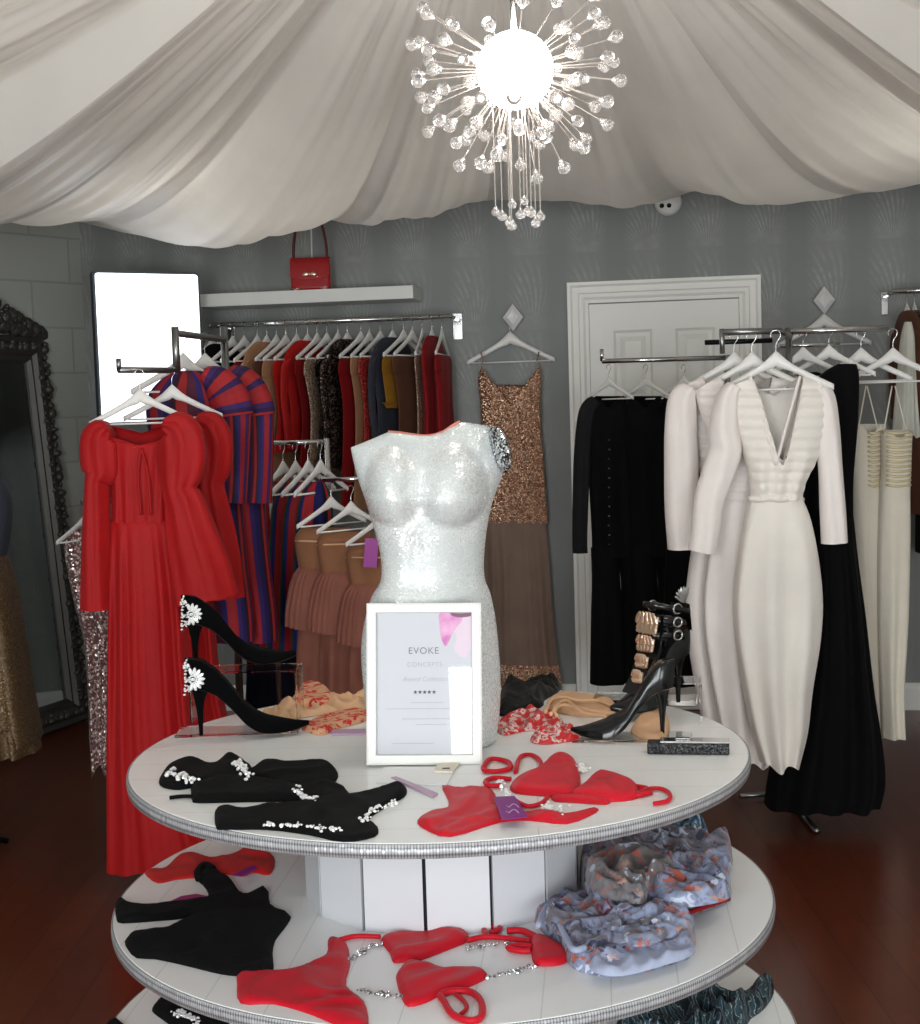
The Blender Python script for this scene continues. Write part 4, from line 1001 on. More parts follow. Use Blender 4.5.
# ------------------------------------------------------------------ shoes
def lerp_tab(x, tab):
    return float(np.interp(x, [a for a, _ in tab], [b for _, b in tab]))
def smooth_tab(tab, n=200):
    xs = np.linspace(0, 1, n); ys = np.interp(xs, [a for a, _ in tab], [b for _, b in tab])
    k = np.hanning(15); k /= k.sum(); yp = np.pad(ys, 7, 'edge'); ys = np.convolve(yp, k, 'valid')
    return lambda x: float(np.interp(x, xs, ys))
def make_pump(name, label, mat_upper, mat_sole, mat_in, L=.235, hh=.104, counter=.058, group=None, vamp=.58, wk=1.0, mid=1.0):
    t = thing(name, label, 'shoe', (0, 0, 0), group)
    h = smooth_tab([(0, hh), (.12, hh * .98), (.24, hh * .84), (.36, hh * .55), (.47, hh * .24), (.56, .010), (.66, .003), (.80, .003), (.90, .006), (1, .014)])
    w = smooth_tab([(0, .004), (.02, .014), (.06, .022), (.12, .026), (.25, .023), (.36, .024), (.48, .032), (.58, .038), (.70, .036), (.83, .024), (.94, .010), (1, .002)])
    tp = smooth_tab([(0, counter), (.08, counter * .97), (.2, counter * .86), (.33, .048 * mid), (.45, .040 * mid), (vamp, .039), (.68, .033), (.80, .025), (.92, .015), (1, .006)])
    bl = smooth_tab([(0, 0), (vamp - .10, 0), (vamp + .02, 1), (1, 1)])
    NSt, K = 48, 9
    rows = []
    for i in range(NSt + 1):
        s = i / NSt; x = s * L; q = []
        b_ = bl(s); ww = w(s) * wk; tt = tp(s); hz = h(s)
        back = -.006 * math.sin(pi * .5) * (1 - s / .06) if s < .06 else 0
        side = []
        for k in range(K + 1):
            f = k / K
            yo = ww * (1 - .10 * f ** 2 + .10 * math.sin(pi * f)); zo = tt * f
            yc = ww * math.cos(f * pi / 2) ** .9; zc = tt * math.sin(f * pi / 2) ** .9
            side.append((yo * (1 - b_) + yc * b_, zo * (1 - b_) + zc * b_, back * (1 - f) * .0 - (.004 * f * (1 - s / .1) if s < .1 else 0)))
        q = [Vector((x + dx, -y, hz + z)) for y, z, dx in side] + [Vector((x + dx, y, hz + z)) for y, z, dx in reversed(side)]
        rows.append(q)
    # outside and lining
    up = grid('upper', rows, mat_upper, t, False, True)
    inner = []
    for r in rows:
        c = sum(r, Vector()) / len(r)
        inner.append([v + (c - v).normalized() * .0016 for v in r])
    # split inner grid at the mouth by leaving it open along the middle
    grid('lining', inner, mat_in, t, False, True)
    # heel seat closes the back
    grid('heel_seat', [rows[0], [v + Vector((.0012, 0, 0)) for v in rows[0]]], mat_upper, up, False, True)
    ins = [[Vector((i / 40 * L, y * w(i / 40) * .93 * wk, h(i / 40) + .0035)) for y in (-1, -.5, 0, .5, 1)] for i in range(1, 40)]
    grid('insole', ins, M['insole'] if mat_in is not M['lining'] else M['insole'], t, False, True)
    out = [[Vector((i / 40 * L, y * w(i / 40) * 1.0 * wk, h(i / 40) - .0005 - .0035 * (1 - abs(y) ** 4))) for y in (-1, -.6, 0, .6, 1)] for i in range(0, 41)]
    grid('outsole', out, mat_sole, t, False, True)
    hp = []
    for f in np.linspace(0, 1, 18):
        z = (hh + .004) * (1 - f)
        e = math.exp(-f * 5.0)
        xb = .004 + .018 * (1 - math.exp(-f * 2.2)) ; xf = .030 + .026 * e - .002 * f      # back and front of the heel
        ry = .0045 + .017 * e
        xc, rx = (xb + xf) / 2, max(.0042, (xf - xb) / 2)
        hp.append([Vector((xc + rx * math.cos(a), ry * math.sin(a), z)) for a in np.linspace(0, 2 * pi, 16, endpoint=False)])
    grid('heel', hp, mat_upper, t, True, True, True, True, True)
    return t
def place(o, p, yaw, z=None):
    o.location = (p.x, p.y, p.z if z is None else z); o.rotation_euler.z = yaw
def brooch(parent, c, nrm_y, R=.024, n=9):
    """half sunburst of marquise crystals, with stones running up and down the back seam"""
    bm = bmesh.new()
    for k in range(n):
        a = math.radians(-105 + 210 * k / (n - 1))
        bm_ball(bm, (c[0] + R * .72 * math.cos(a), c[1] + nrm_y * .003, c[2] + R * .72 * math.sin(a)), 1, 8, (R * .36, .0035, R * .17), Matrix.Rotation(-a, 4, 'Y'))
    for k in range(12):
        a = 2 * pi * k / 12; bm_gem(bm, (c[0] + R * .34 * math.cos(a), c[1] + nrm_y * .005, c[2] + R * .34 * math.sin(a)), .0036)
    bm_gem(bm, (c[0], c[1] + nrm_y * .006, c[2]), .006)
    for k in range(44):
        f = random.random(); bm_gem(bm, (-.001 + .006 * math.sin(k * 2.2) + .003 * (1 - abs(f * 2 - 1)), nrm_y * (.004 + .014 * random.random()), c[2] - .036 + .078 * f), .0042 * random.uniform(.6, 1.1))
    return from_bm('crystal_brooch', bm, M['crystal'], parent, True)
# plate under the black suede pair, block under the rear one
def acrylic_box(name, label, c, s, rz=0.0, wall=None):
    bm = bmesh.new(); bm_box(bm, (0, 0, s[2] / 2), s, None, .0012)
    o = from_bm(name, bm, M['acrylic']); o.location = c; o.rotation_euler.z = rz
    return tag(o, label, 'display riser')
EPS = .0012
pl = PZ(236, 733, Z1)
acrylic_box('acrylic_plate', 'clear acrylic plate under the front black suede pump', (pl.x + .005, pl.y + .012, Z1 + EPS), (.27, .09, .006), .02)
s1 = make_pump('suede_pump', 'black suede pump with crystal brooch, heel down on the table, front one of its pair', M['suede'], M['black_satin'], M['lining'], L=.258, hh=.108, counter=.064)
hp = PZ(203, 736, Z1 + .008)
place(s1, Vector((hp.x - .028, hp.y, Z1 + .0085)), math.radians(7))
brooch(s1, (.014, -.027, .130), -1)
bxc = PZ(203, 736, Z1)
RZ = .118
bm = bmesh.new()
bx = Vector((bxc.x + .075, bxc.y + .165, Z1 + EPS))
T_ = .005
for c, s in (((0, 0, RZ - T_ / 2), (.25, .085, T_)), ((-.1225, 0, (RZ - T_) / 2), (.005, .085, RZ - T_ - .0005)), ((.1225, 0, (RZ - T_) / 2), (.005, .085, RZ - T_ - .0005))): bm_box(bm, c, s)
o = tag(from_bm('acrylic_bridge', bm, M['acrylic']), 'clear acrylic bridge lifting the rear black suede pump', 'display riser'); o.location = bx; o.rotation_euler.z = -.05
s2 = copy_tree(s1); s2['label'] = 'black suede pump with crystal brooch raised on the clear bridge, rear one of its pair'
s2.name = 'suede_pump'
place(s2, Vector((bx.x - .138, bx.y - .004, Z1 + EPS + RZ + .0015)), math.radians(17))

# patent pair
s3 = make_pump('patent_pump', 'glossy black patent pointed pump with pink sole beside the slim case', M['patent'], M['nude_sole'], M['lining'], L=.215, hh=.104, counter=.058, mid=.62, wk=1.08)
hp = PZ(662, 737, Z1 + .006)
acrylic_box('acrylic_plate', 'clear acrylic plate under the patent pump heel', (hp.x - .06, hp.y + .02, Z1 + EPS), (.25, .08, .005), math.radians(-6))
yw = pi + math.radians(-4)
place(s3, Vector((hp.x + .026, hp.y + .004, Z1 + .0075)), yw)
bq = PZ(655, 704, Z1); RB = .014
bqc = Vector((bq.x - .02, bq.y + .02, Z1 + EPS))
acrylic_box('acrylic_plate', 'clear acrylic plate under the buckled sandal', bqc, (.24, .085, RB), math.radians(-12))
ab_ = PZ(690, 730, Z1)
bm = bmesh.new(); hb_ = .088
for c, sz in (((0, 0, hb_ - .002), (.085, .085, .004)), ((-.0405, 0, hb_ / 2 - .0025), (.004, .085, hb_ - .005)), ((.0405, 0, hb_ / 2 - .0025), (.004, .085, hb_ - .005))): bm_box(bm, c, sz)
o = tag(from_bm('acrylic_bridge', bm, M['acrylic']), 'small empty clear acrylic bridge by the table edge behind the slim case', 'display riser'); o.location = (ab_.x, ab_.y + .10, Z1 + EPS); o.rotation_euler.z = -.15
s4 = make_pump('buckled_sandal', 'black high-heeled ankle sandal with stacked gold plates and silver buckles', M['patent'], M['black_satin'], M['lining'], L=.20, hh=.098, counter=.060, vamp=.66)
tb = P(638, 618, bqc.y)
# gold plates climbing the instep
x0, x1 = .135, .085
bm = bmesh.new()
for k, (x, z, wd, ht) in enumerate(((.130, .064, .026, .026), (.118, .092, .032, .027), (.108, .124, .044, .032), (.102, .162, .054, .042))):
    rm = Matrix.Rotation(math.radians(-14), 4, 'Y')
    bm_box(bm, (x, 0, z), (.006, wd, ht * .8), rm, .002)
    for q in range(5):
        bm_ball(bm, (x + .003, (q - 2) * wd * .2, z + ht * .3), 1, 8, (.003, wd * .12, ht * .32), Matrix.Rotation((q - 2) * .25, 4, 'X'))
        bm_ball(bm, (x + .003, (q - 2) * wd * .2, z - ht * .25), 1, 8, (.003, wd * .10, ht * .22), Matrix.Rotation((q - 2) * -.25, 4, 'X'))
from_bm('gold_plate_trim', bm, M['gold_plate'], s4, True)
def ankle_loop(cz, rx, ry, cx, hgt, tilt, nm='ankle_strap'):
    rows = []
    for i in range(36):
        a = 2 * pi * i / 36
        c = Vector((cx + rx * math.cos(a), ry * math.sin(a), cz + tilt * math.cos(a)))
        o_ = Vector((math.cos(a), math.sin(a) , 0)).normalized() * .0022
        rows.append([c + o_ + Vector((0, 0, hgt)), c + o_ * 1.4, c + o_ - Vector((0, 0, hgt)), c - o_ - Vector((0, 0, hgt)), c - o_ + Vector((0, 0, hgt))])
    rows.append(rows[0])
    return grid(nm, rows, M['patent'], s4, True, True)
st = [ankle_loop(.162, .046, .030, .052, .010, .008), ankle_loop(.137, .046, .029, .056, .008, .004), ankle_loop(.188, .050, .034, .050, .006, .012)]
for s_, z in zip(st, (.164, .139, .190)):
    for yy in (-1, 1):
        bm = bmesh.new(); bm_tube(bm, [Vector((.055 + .011 * math.cos(a), yy * .034, z + .009 * math.sin(a))) for a in np.linspace(0, 2 * pi, 17)], .0022, 6, None, False)
        from_bm('buckle', bm, M['chrome'], s_, True, True)
# tongue of leather behind the plates up to the cuff
rows = [[Vector((x, y * wd, z)) for y in (-1, -.5, 0, .5, 1)] for x, z, wd in ((.150, .035, .024), (.128, .060, .026), (.112, .09, .027), (.098, .12, .028), (.09, .15, .030), (.088, .180, .030))]
grid('tongue', rows, M['patent'], s4, False, True)
rows = [[Vector((.010 - .012 * math.cos(a) ** 2 + .004 * f, .026 * math.sin(a), .098 + .055 + .04 * f)) for a in np.linspace(-pi / 2, pi / 2, 9)] for f in np.linspace(-.3, 1.0, 6)]
grid('heel_cuff', rows, M['patent'], s4, False, True)
bm = bmesh.new()
for k in range(7):
    a = math.radians(60 + k * 14); bm_ball(bm, (-.004 + .022 * math.cos(a) * -1, -.012 + .002 * k, .185 + .022 * math.sin(a)), 1, 8, (.018, .0022, .0042), Matrix.Rotation(a, 4, 'Y'))
    bm_ball(bm, (-.002 + .012 * math.cos(a) * -1, -.014 + .002 * k, .178 + .014 * math.sin(a)), 1, 8, (.011, .002, .0036), Matrix.Rotation(a, 4, 'Y'))
from_bm('silver_wing', bm, M['chrome'], s4, True)
hx_ = PZ(676, 702, Z1 + RB)
s4.scale = (1.17,) * 3
place(s4, Vector((hx_.x + .026, hx_.y + .004, Z1 + EPS + RB + .0015)), pi + math.radians(36))
# ------------------------------------------------------------------ hangers
def hanger_proto(width=.40, drop=.105):
    t = thing('coat_hanger', '', 'hanger', (0, 0, 0), None)
    hk = [(0.012, 0, -.022)]
    hk = [Vector((-.016, 0, -.010)), Vector((-.0175, 0, .002)), Vector((-.012, 0, .012)), Vector((0, 0, .0165)), Vector((.012, 0, .012)), Vector((.0165, 0, .0)), Vector((.012, 0, -.014)), Vector((.003, 0, -.026)), Vector((0, 0, -.04)), Vector((0, 0, -.066))]
    tube('hook', [Vector(p) for p in catmull(hk, 3)], .0017, M['chrome'], t, 6, True)
    rows = []
    for x in np.linspace(-1, 1, 31):
        ax = abs(x); z = -.078 - drop * ax ** .88 + .004 * (1 - ax) ; hgt = .031 - .008 * ax + .028 * math.exp(-(ax / .17) ** 2); th = .0075 - .001 * ax
        y = -.018 * ax ** 2 * 0
        c = Vector((x * width / 2, y, z - .010))
        rows.append([c + Vector((0, th * math.cos(a), hgt / 2 * math.sin(a) * 1.0)) for a in np.linspace(0, 2 * pi, 10, endpoint=False)])
    grid('shoulder_bar', rows, M['hanger'], t, True, True, True, True, True)
    zz = -.078 - drop - .012
    tube('trouser_bar', [(-width / 2 * .90, 0, zz), (width / 2 * .90, 0, zz)], .0042, M['hanger'], t, 8, True)
    return t
HANG = hanger_proto()
_used = [False]
def hanger(p, yaw, label, group=None, scale=1.0, tilt=0.0):
    """p: where the hook sits on its rail (top of the hook hangs just over it)"""
    o = HANG if not _used[0] else copy_tree(HANG)
    _used[0] = True
    o.location = (p.x, p.y, p.z - .0165 + .0035 + .010); o.rotation_euler = (0, tilt, yaw); o.scale = (scale,) * 3
    o['label'] = label
    if group: o['group'] = group
    return o
# ------------------------------------------------------------------ garments
def garment_body(name, rows_px, d, mat, parent, depth=.10, nf=6, amp=.010, per=5, n=72, neck=None, back_neck=None, seed=0, hem=.0, topclose=.35, dy=0.0, ease=.75, foldstart=.15, yslope=0.0, rib=0.0, ribn=10.5):
    """hollow cloth body: pixel rows (y, left, right) at distance d, folded more towards the hem"""
    R = catmull([(r[0], r[1], r[2]) for r in rows_px], per)
    y0, y1 = R[0][0], R[-1][0]
    rnd = random.Random(seed); ph, p2, p3 = rnd.random() * 6, rnd.random() * 6, rnd.random() * 6
    out = []
    for i, (py, xl, xr) in enumerate(R):
        f = (py - y0) / (y1 - y0); row = []
        dp = depth * (topclose + (1 - topclose) * min(1, f / .18) ** .6)
        am = amp * max(0, min(1, (f - foldstart) / .4)) ** .8
        for k in range(n):
            a = 2 * pi * k / n; ca, sa = math.cos(a), math.sin(a)
            u = math.copysign(abs(ca) ** ease, ca)
            px = (xl + xr) / 2 + (xr - xl) / 2 * u
            pyy = py
            if sa < 0 and neck: pyy = max(py, neck(px))
            if sa >= 0 and back_neck: pyy = max(py, back_neck(px))
            if hem and f > .7: pyy += hem * ((f - .7) / .3) * math.sin(u * 5 + ph + (2 if sa > 0 else 0))
            p = P(px, pyy, d)
            wv = math.sin(nf * u * pi / 1.6 + ph + .8 * f) + .5 * math.sin(nf * 2.1 * u + p2 - 1.3 * f) + .35 * noise.noise(Vector((u * 3, f * 4, seed)))
            p.y += dp * .5 * (math.copysign(abs(sa) ** .7, sa)) + am * wv * (-1 if sa < 0 else 1) * min(1, abs(sa) * 2.5 + .25) + dy + yslope * (px - (xl + xr) / 2)
            if rib and sa < 0: p.y -= rib * abs(math.sin(pi * pyy / ribn)) * min(1, abs(sa) * 3)
            row.append(p)
        out.append(row)
    return grid(name, out, mat, parent)
def sleeve(name, path, d, mat, parent, depth=.05, n=28, nf=5, amp=.004, seed=0, per=5, dy=0.0):
    """path: (px, py, half width px) down the arm; open cuff"""
    R = catmull(path, per); rnd = random.Random(seed); ph = rnd.random() * 6
    out = []
    for i, (px, py, hw) in enumerate(R):
        a_ = R[max(i - 1, 0)]; b_ = R[min(i + 1, len(R) - 1)]
        tx, ty = b_[0] - a_[0], b_[1] - a_[1]; L = math.hypot(tx, ty) or 1
        nx, ny = -ty / L, tx / L; f = i / (len(R) - 1); row = []
        for k in range(n):
            a = 2 * pi * k / n
            w = 1 + .06 * math.sin(3 * a + ph + 4 * f)
            c = math.cos(a) * hw * w
            p = P(px + nx * c, py + ny * c, d)
            p.y += depth * .5 * math.sin(a) + amp * math.sin(nf * math.cos(a) * 2 + ph + 5 * f) * (1 if math.sin(a) > 0 else -1) + dy
            row.append(p)
        out.append(row)
    c0 = sum(out[0], Vector()) / n
    out = [[c0 + (v - c0) * .02 for v in out[0]]] + out
    return grid(name, out, mat, parent)
def gthing(name, label, cat, px, py, d, group=None):
    p = P(px, py, d); return thing(name, label, cat, p, group)
def vneck(pts):
    xs = [p[0] for p in pts]; ys = [p[1] for p in pts]
    return lambda x: float(np.interp(x, xs, ys))

# ---------------- chrome four-way stand on the left side
D_L = 4.62
def bars(name, segs, r, mat, parent):
    bm = bmesh.new()
    for a, b in segs: bm_tube(bm, [a, b], r, 10)
    return from_bm(name, bm, mat, parent, False, True)
pbase = P(224, 335, D_L + .52)
LS = thing('garment_stand', 'chrome four-way clothes stand behind the red gowns and striped coats', 'clothes stand', (pbase.x, pbase.y, 0))
post_top = P(224, 330, D_L + .52)
bars('post', [((post_top.x, post_top.y, .02), (post_top.x, post_top.y, post_top.z + .012))], .014, M['steel'], LS)
a0 = P(175, 333, D_L); a1 = Vector((post_top.x, post_top.y, a0.z))
b0 = P(119, 371, D_L - .22); b1 = P(180, 369, D_L - .03); b0.z = b1.z = (b0.z + b1.z) / 2
am = from_bm('arm', bm_tube(bmesh.new(), [a0, a1], .0115, 10), M['steel'], LS, False, True)
v0 = P(175, 330, D_L); v1 = Vector((v0.x, v0.y, b1.z - .012))
from_bm('drop_bar', bm_tube(bmesh.new(), [v0 + Vector((0, 0, .01)), v1], .0125, 10), M['steel'], LS, False, True)
ar = from_bm('arm', bm_tube(bmesh.new(), [b0, Vector((v0.x, v0.y, b0.z))], .0105, 10), M['steel'], LS, False, True)
from_bm('end_stop', bm_tube(bmesh.new(), [b0, b0 + Vector((0, 0, .035))], .008, 8), M['steel'], ar, False, True)
for k in range(4):
    a = pi / 4 + k * pi / 2
    from_bm('foot', bm_tube(bmesh.new(), [(post_top.x, post_top.y, .028), (post_top.x + .26 * math.cos(a), post_top.y + .26 * math.sin(a), .014)], .012, 8), M['steel'], LS, False, True)

# ---------------- red gowns
D_R = 4.40
def hang_at(px, py, d, yaw, label, group=None, scale=1.0, tilt=0.0):
    """hanger whose neck cap shows at the pixel"""
    p = P(px, py, d); q = Vector((p.x, p.y, p.z + .072 * scale + .0028))
    return hanger(q, yaw, label, group, scale, tilt)
hang_at(140, 392, D_R + .02, math.radians(12), 'white hanger holding the front red off-shoulder gown', 'hangers on the left stand'.replace('left', 'four-way'), .80)
hang_at(172, 388, D_R + .20, math.radians(12), 'white hanger holding the red gown tucked behind the front one', 'hangers on the four-way stand', .80)
RG = gthing('evening_gown', 'long red gown with puffed shoulders and flared sleeves, front of the four-way stand', 'gown', 140, 430, D_R)
nk = vneck([(85, 425), (104, 421), (112, 436), (140, 445), (164, 440), (176, 416), (200, 420)])
garment_body('bodice', [(424, 108, 172), (445, 107, 174), (470, 110, 172), (500, 112, 172), (522, 112, 173)], D_R, M['red'], RG, .11, 9, .007, neck=nk, back_neck=vneck([(100, 423), (140, 433), (180, 421)]), seed=1, foldstart=.1)
garment_body('skirt', [(520, 111, 174), (540, 111, 179), (600, 110, 188), (680, 109, 194), (760, 108, 204), (830, 108, 222), (868, 108, 232)], D_R, M['red'], RG, .15, 9, .016, neck=None, seed=2, hem=2, topclose=.7, foldstart=.0)
sl1 = sleeve('sleeve', [(110, 428, 8), (101, 436, 18), (100, 455, 19.5), (101, 473, 18), (98, 481, 13), (97, 500, 13), (96, 540, 14), (96, 575, 15), (96, 609, 16)], D_R - .03, M['red'], RG, .11, nf=4, amp=.006, seed=3)
sl2 = sleeve('sleeve', [(166, 424, 8), (178, 428, 20), (183, 445, 25), (182, 470, 23), (180, 488, 17), (185, 505, 20), (192, 540, 26), (199, 570, 30), (205, 600, 33)], D_R - .05, M['red'], RG, .13, nf=5, amp=.010, seed=4)
cordm = M['red_dark']
bm = bmesh.new()
for sx_ in (138, 148): bm_tube(bm, [Vector(q) for q in catmull([tuple(P(141, 448, D_R - .065)), tuple(P(sx_, 475, D_R - .072)), tuple(P(sx_ + 3, 515, D_R - .072))], 5)], .004, 6)
from_bm('front_ties', bm, M['red'], RG, False, True)
D_R2 = 4.60
RG2 = gthing('evening_gown', 'second long red gown half hidden behind the front red gown on the four-way stand', 'gown', 185, 430, D_R2)
garment_body('bodice', [(422, 152, 206), (450, 150, 208), (500, 152, 208), (522, 152, 208)], D_R2, M['red'], RG2, .11, 7, .007, seed=5)
garment_body('skirt', [(520, 152, 208), (600, 150, 212), (700, 150, 222), (790, 150, 250), (862, 150, 288)], D_R2, M['red'], RG2, .15, 8, .016, seed=6, hem=2, topclose=.7, foldstart=0)
sleeve('sleeve', [(198, 420, 8), (210, 426, 16), (215, 445, 18), (214, 468, 16), (210, 485, 14), (214, 520, 18), (219, 560, 21), (221, 598, 23)], D_R2 - .02, M['red'], RG2, .12, nf=4, amp=.008, seed=7)

# ---------------- striped garments on the upper arm
M['stripe_a'] = striped('red_purple_navy_stripes', [(150, 34, 40), (150, 34, 40), (62, 38, 96), (34, 34, 92), (52, 24, 42), (160, 40, 42), (84, 32, 54), (48, 36, 98)], 5.0)
M['stripe_b'] = striped('red_green_blue_stripes', [(150, 30, 34), (150, 30, 34), (24, 24, 84), (24, 24, 84), (18, 16, 24), (158, 36, 38), (22, 66, 48), (30, 28, 92)], 3.0)
D_S = 4.82
M['stripe_h'] = striped('banded_red_purple', [(160, 36, 42), (160, 36, 42), (62, 38, 96), (48, 28, 70), (164, 40, 42), (164, 40, 42), (52, 30, 80), (150, 34, 40)], 1.6, axis='V')
for k, (dx, dd) in enumerate(((-3, 0), (20, .14))):
    d = D_S + dd
    hang_at(186 + dx * .95, 357, d, math.radians(34), ('white hanger in the front striped coat', 'white hanger in the rear striped coat')[k], 'hangers in the striped coats', .95)
    SG = gthing('striped_coat', ('red and purple striped coat behind the red gowns, nearer of two', 'red and purple striped coat tucked behind the other striped coat, farther of two')[k], 'coat', 210 + dx, 400, d)
    X = lambda L: [(y, a + dx, b + dx) for y, a, b in L]
    garment_body('coat_body', X([(371, 178, 205), (380, 164, 222), (395, 152, 234), (415, 150, 240), (450, 156, 243), (500, 166, 245), (560, 176, 250), (610, 182, 256), (640, 184, 258)]), d, M['stripe_a'], SG, .16, 4, .010, seed=10 + k, foldstart=.05, topclose=.5)
    sleeve('banded_shoulder', [(208 + dx, 374, 9), (219 + dx, 380, 16), (229 + dx, 391, 19), (234 + dx, 404, 20), (236 + dx, 416, 19)], d - .055, M['stripe_h'], SG, .115, seed=14 + k)
    sleeve('sleeve', [(212 + dx, 378, 8), (228 + dx, 388, 17), (234 + dx, 410, 19), (236 + dx, 440, 17), (236 + dx, 475, 16), (234 + dx, 502, 17)], d - .05, M['stripe_a'], SG, .10, seed=12 + k)

# ---------------- low stand in the middle: striped dresses and rose fringe dresses
D_M = 5.35
pm = P(300, 440, D_M)
MS = thing('garment_stand', 'small chrome stand with striped dresses between the striped coats and the mannequin', 'clothes stand', (pm.x, pm.y, 0))
ptz = P(300, 442, D_M).z
segs = {'front_rail': (P(268, 444, D_M), P(327, 441, D_M))}
l0, l1 = P(269, 444, D_M), P(327, 441, D_M); l0.z = l1.z = (l0.z + l1.z) / 2
from_bm('top_rail', bm_tube(bmesh.new(), [l0, l1], .009, 10), M['chrome'], MS, False, True)
for q, nm in ((l0, 'post'), (l1, 'post')):
    from_bm(nm, bm_tube(bmesh.new(), [q + Vector((0, 0, .012)), Vector((q.x, q.y + .0, .03))], .010, 10), M['chrome'], MS, False, True)
    from_bm('foot', bm_tube(bmesh.new(), [Vector((q.x, q.y - .22, .014)), Vector((q.x, q.y + .22, .014))], .012, 8), M['chrome'], MS, False, True)
# lower front arm for the fringe dresses
c0, c1 = P(322, 479, D_M - .45), P(322, 479, D_M); c1 = Vector((c0.x, l1.y, c0.z))
e0, e1 = P(322, 480, D_M - .38), P(385, 478, D_M - .38); e0.z = e1.z = (e0.z + e1.z) / 2
from_bm('arm', bm_tube(bmesh.new(), [e0, e1], .008, 10), M['chrome'], MS, False, True)
from_bm('arm', bm_tube(bmesh.new(), [e0, Vector((l1.x, l1.y, e0.z))], .008, 10), M['chrome'], MS, False, True)
for k in range(4):
    x = 279 + k * 12.5; d = D_M - .06 * k + .08
    ordl = ('first', 'second', 'third', 'fourth')[k]
    hang_at(x + 4, 464 - k * .5, d, math.radians(62), f'white hanger on the small chrome stand, {ordl} counted from the striped coats', 'hangers on the small chrome stand', .9)
    G = gthing('striped_dress', f'red and navy striped dress on the small stand, {ordl} from the coats', 'dress', x, 500, d, 'striped dresses on the small stand')
    garment_body('cloth_body', [(482, x - 6, x + 8), (495, x - 16, x + 14), (520, x - 21, x + 17), (580, x - 24, x + 16), (648, x - 26, x + 17)], d, M['stripe_b'], G, .13, 3, .010, seed=20 + k, foldstart=0)
NV = gthing('navy_dress', 'long navy dress hanging low under the striped dresses', 'dress', 285, 640, D_M + .28)
garment_body('cloth_body', [(520, 256, 312), (560, 252, 320), (640, 248, 322), (700, 246, 324), (772, 240, 330)], D_M + .38, M['navy'], NV, .14, 5, .012, seed=26, foldstart=0)
D_N = D_M - .38
for k in range(3):
    x = (303, 325, 354)[k]; d = D_N + .07 - .07 * k
    ordl = ('nearest the striped dresses', 'in the middle of the three', 'with the purple swing tag, half behind the mannequin')[k]
    hang_at(x + (28, 26, 26)[k], (499, 504, 516)[k], d, math.radians(38), 'white hanger of the rose fringe dress ' + ordl, 'hangers of the rose fringe dresses', .74)
    G = gthing('fringe_dress', ('rose fringe dress nearest the striped dresses', 'rose fringe dress in the middle of its three', 'rose fringe dress with a purple swing tag beside the mannequin')[k], 'dress', x, 560, d)
    o = (0, 4, 16)[k]
    garment_body('bodice', [(527 + o, x - 1, x + 46), (533 + o, x - 6, x + 49), (542 + o, x - 8, x + 50), (568 + o, x - 4, x + 44)], d, M['nude'], G, .12, 3, .004, seed=30 + k)
    pb = [P(px, 541 + o + .8 * math.sin(px), d - .084 + .060 * ((px - x - 20) / 28) ** 2) for px in np.linspace(x - 8, x + 45, 9)]
    tube('pale_trim', pb, .0036, M['nude_lace'], G, 6)
    garment_body('fringe_tier', [(566 + o, x - 4, x + 45), (580 + o, x - 12, x + 49), (605 + o, x - 17, x + 52), (626 + o, x - 18, x + 53)], d, M['nude_fringe'], G, .16, 22, .009, seed=33 + k, topclose=.75, foldstart=0, n=110, hem=1.5)
    garment_body('skirt', [(618 + o, x - 4, x + 42), (650 + o, x - 6, x + 43), (690, x - 6, x + 43), (722, x - 8, x + 44)], d, M['nude_fringe'], G, .12, 4, .012, seed=36 + k, topclose=.8, foldstart=0)
    if k == 2:
        p = P(371, 553, d - .10); bm = bmesh.new(); bm_box(bm, (0, 0, 0), (.046, .002, .10), Matrix.Rotation(.1, 4, 'Y')); tg = from_bm('swing_tag', bm, plain('violet_card', (158, 52, 150), .5), G, True)
        tg.location = p - Vector(G.location)

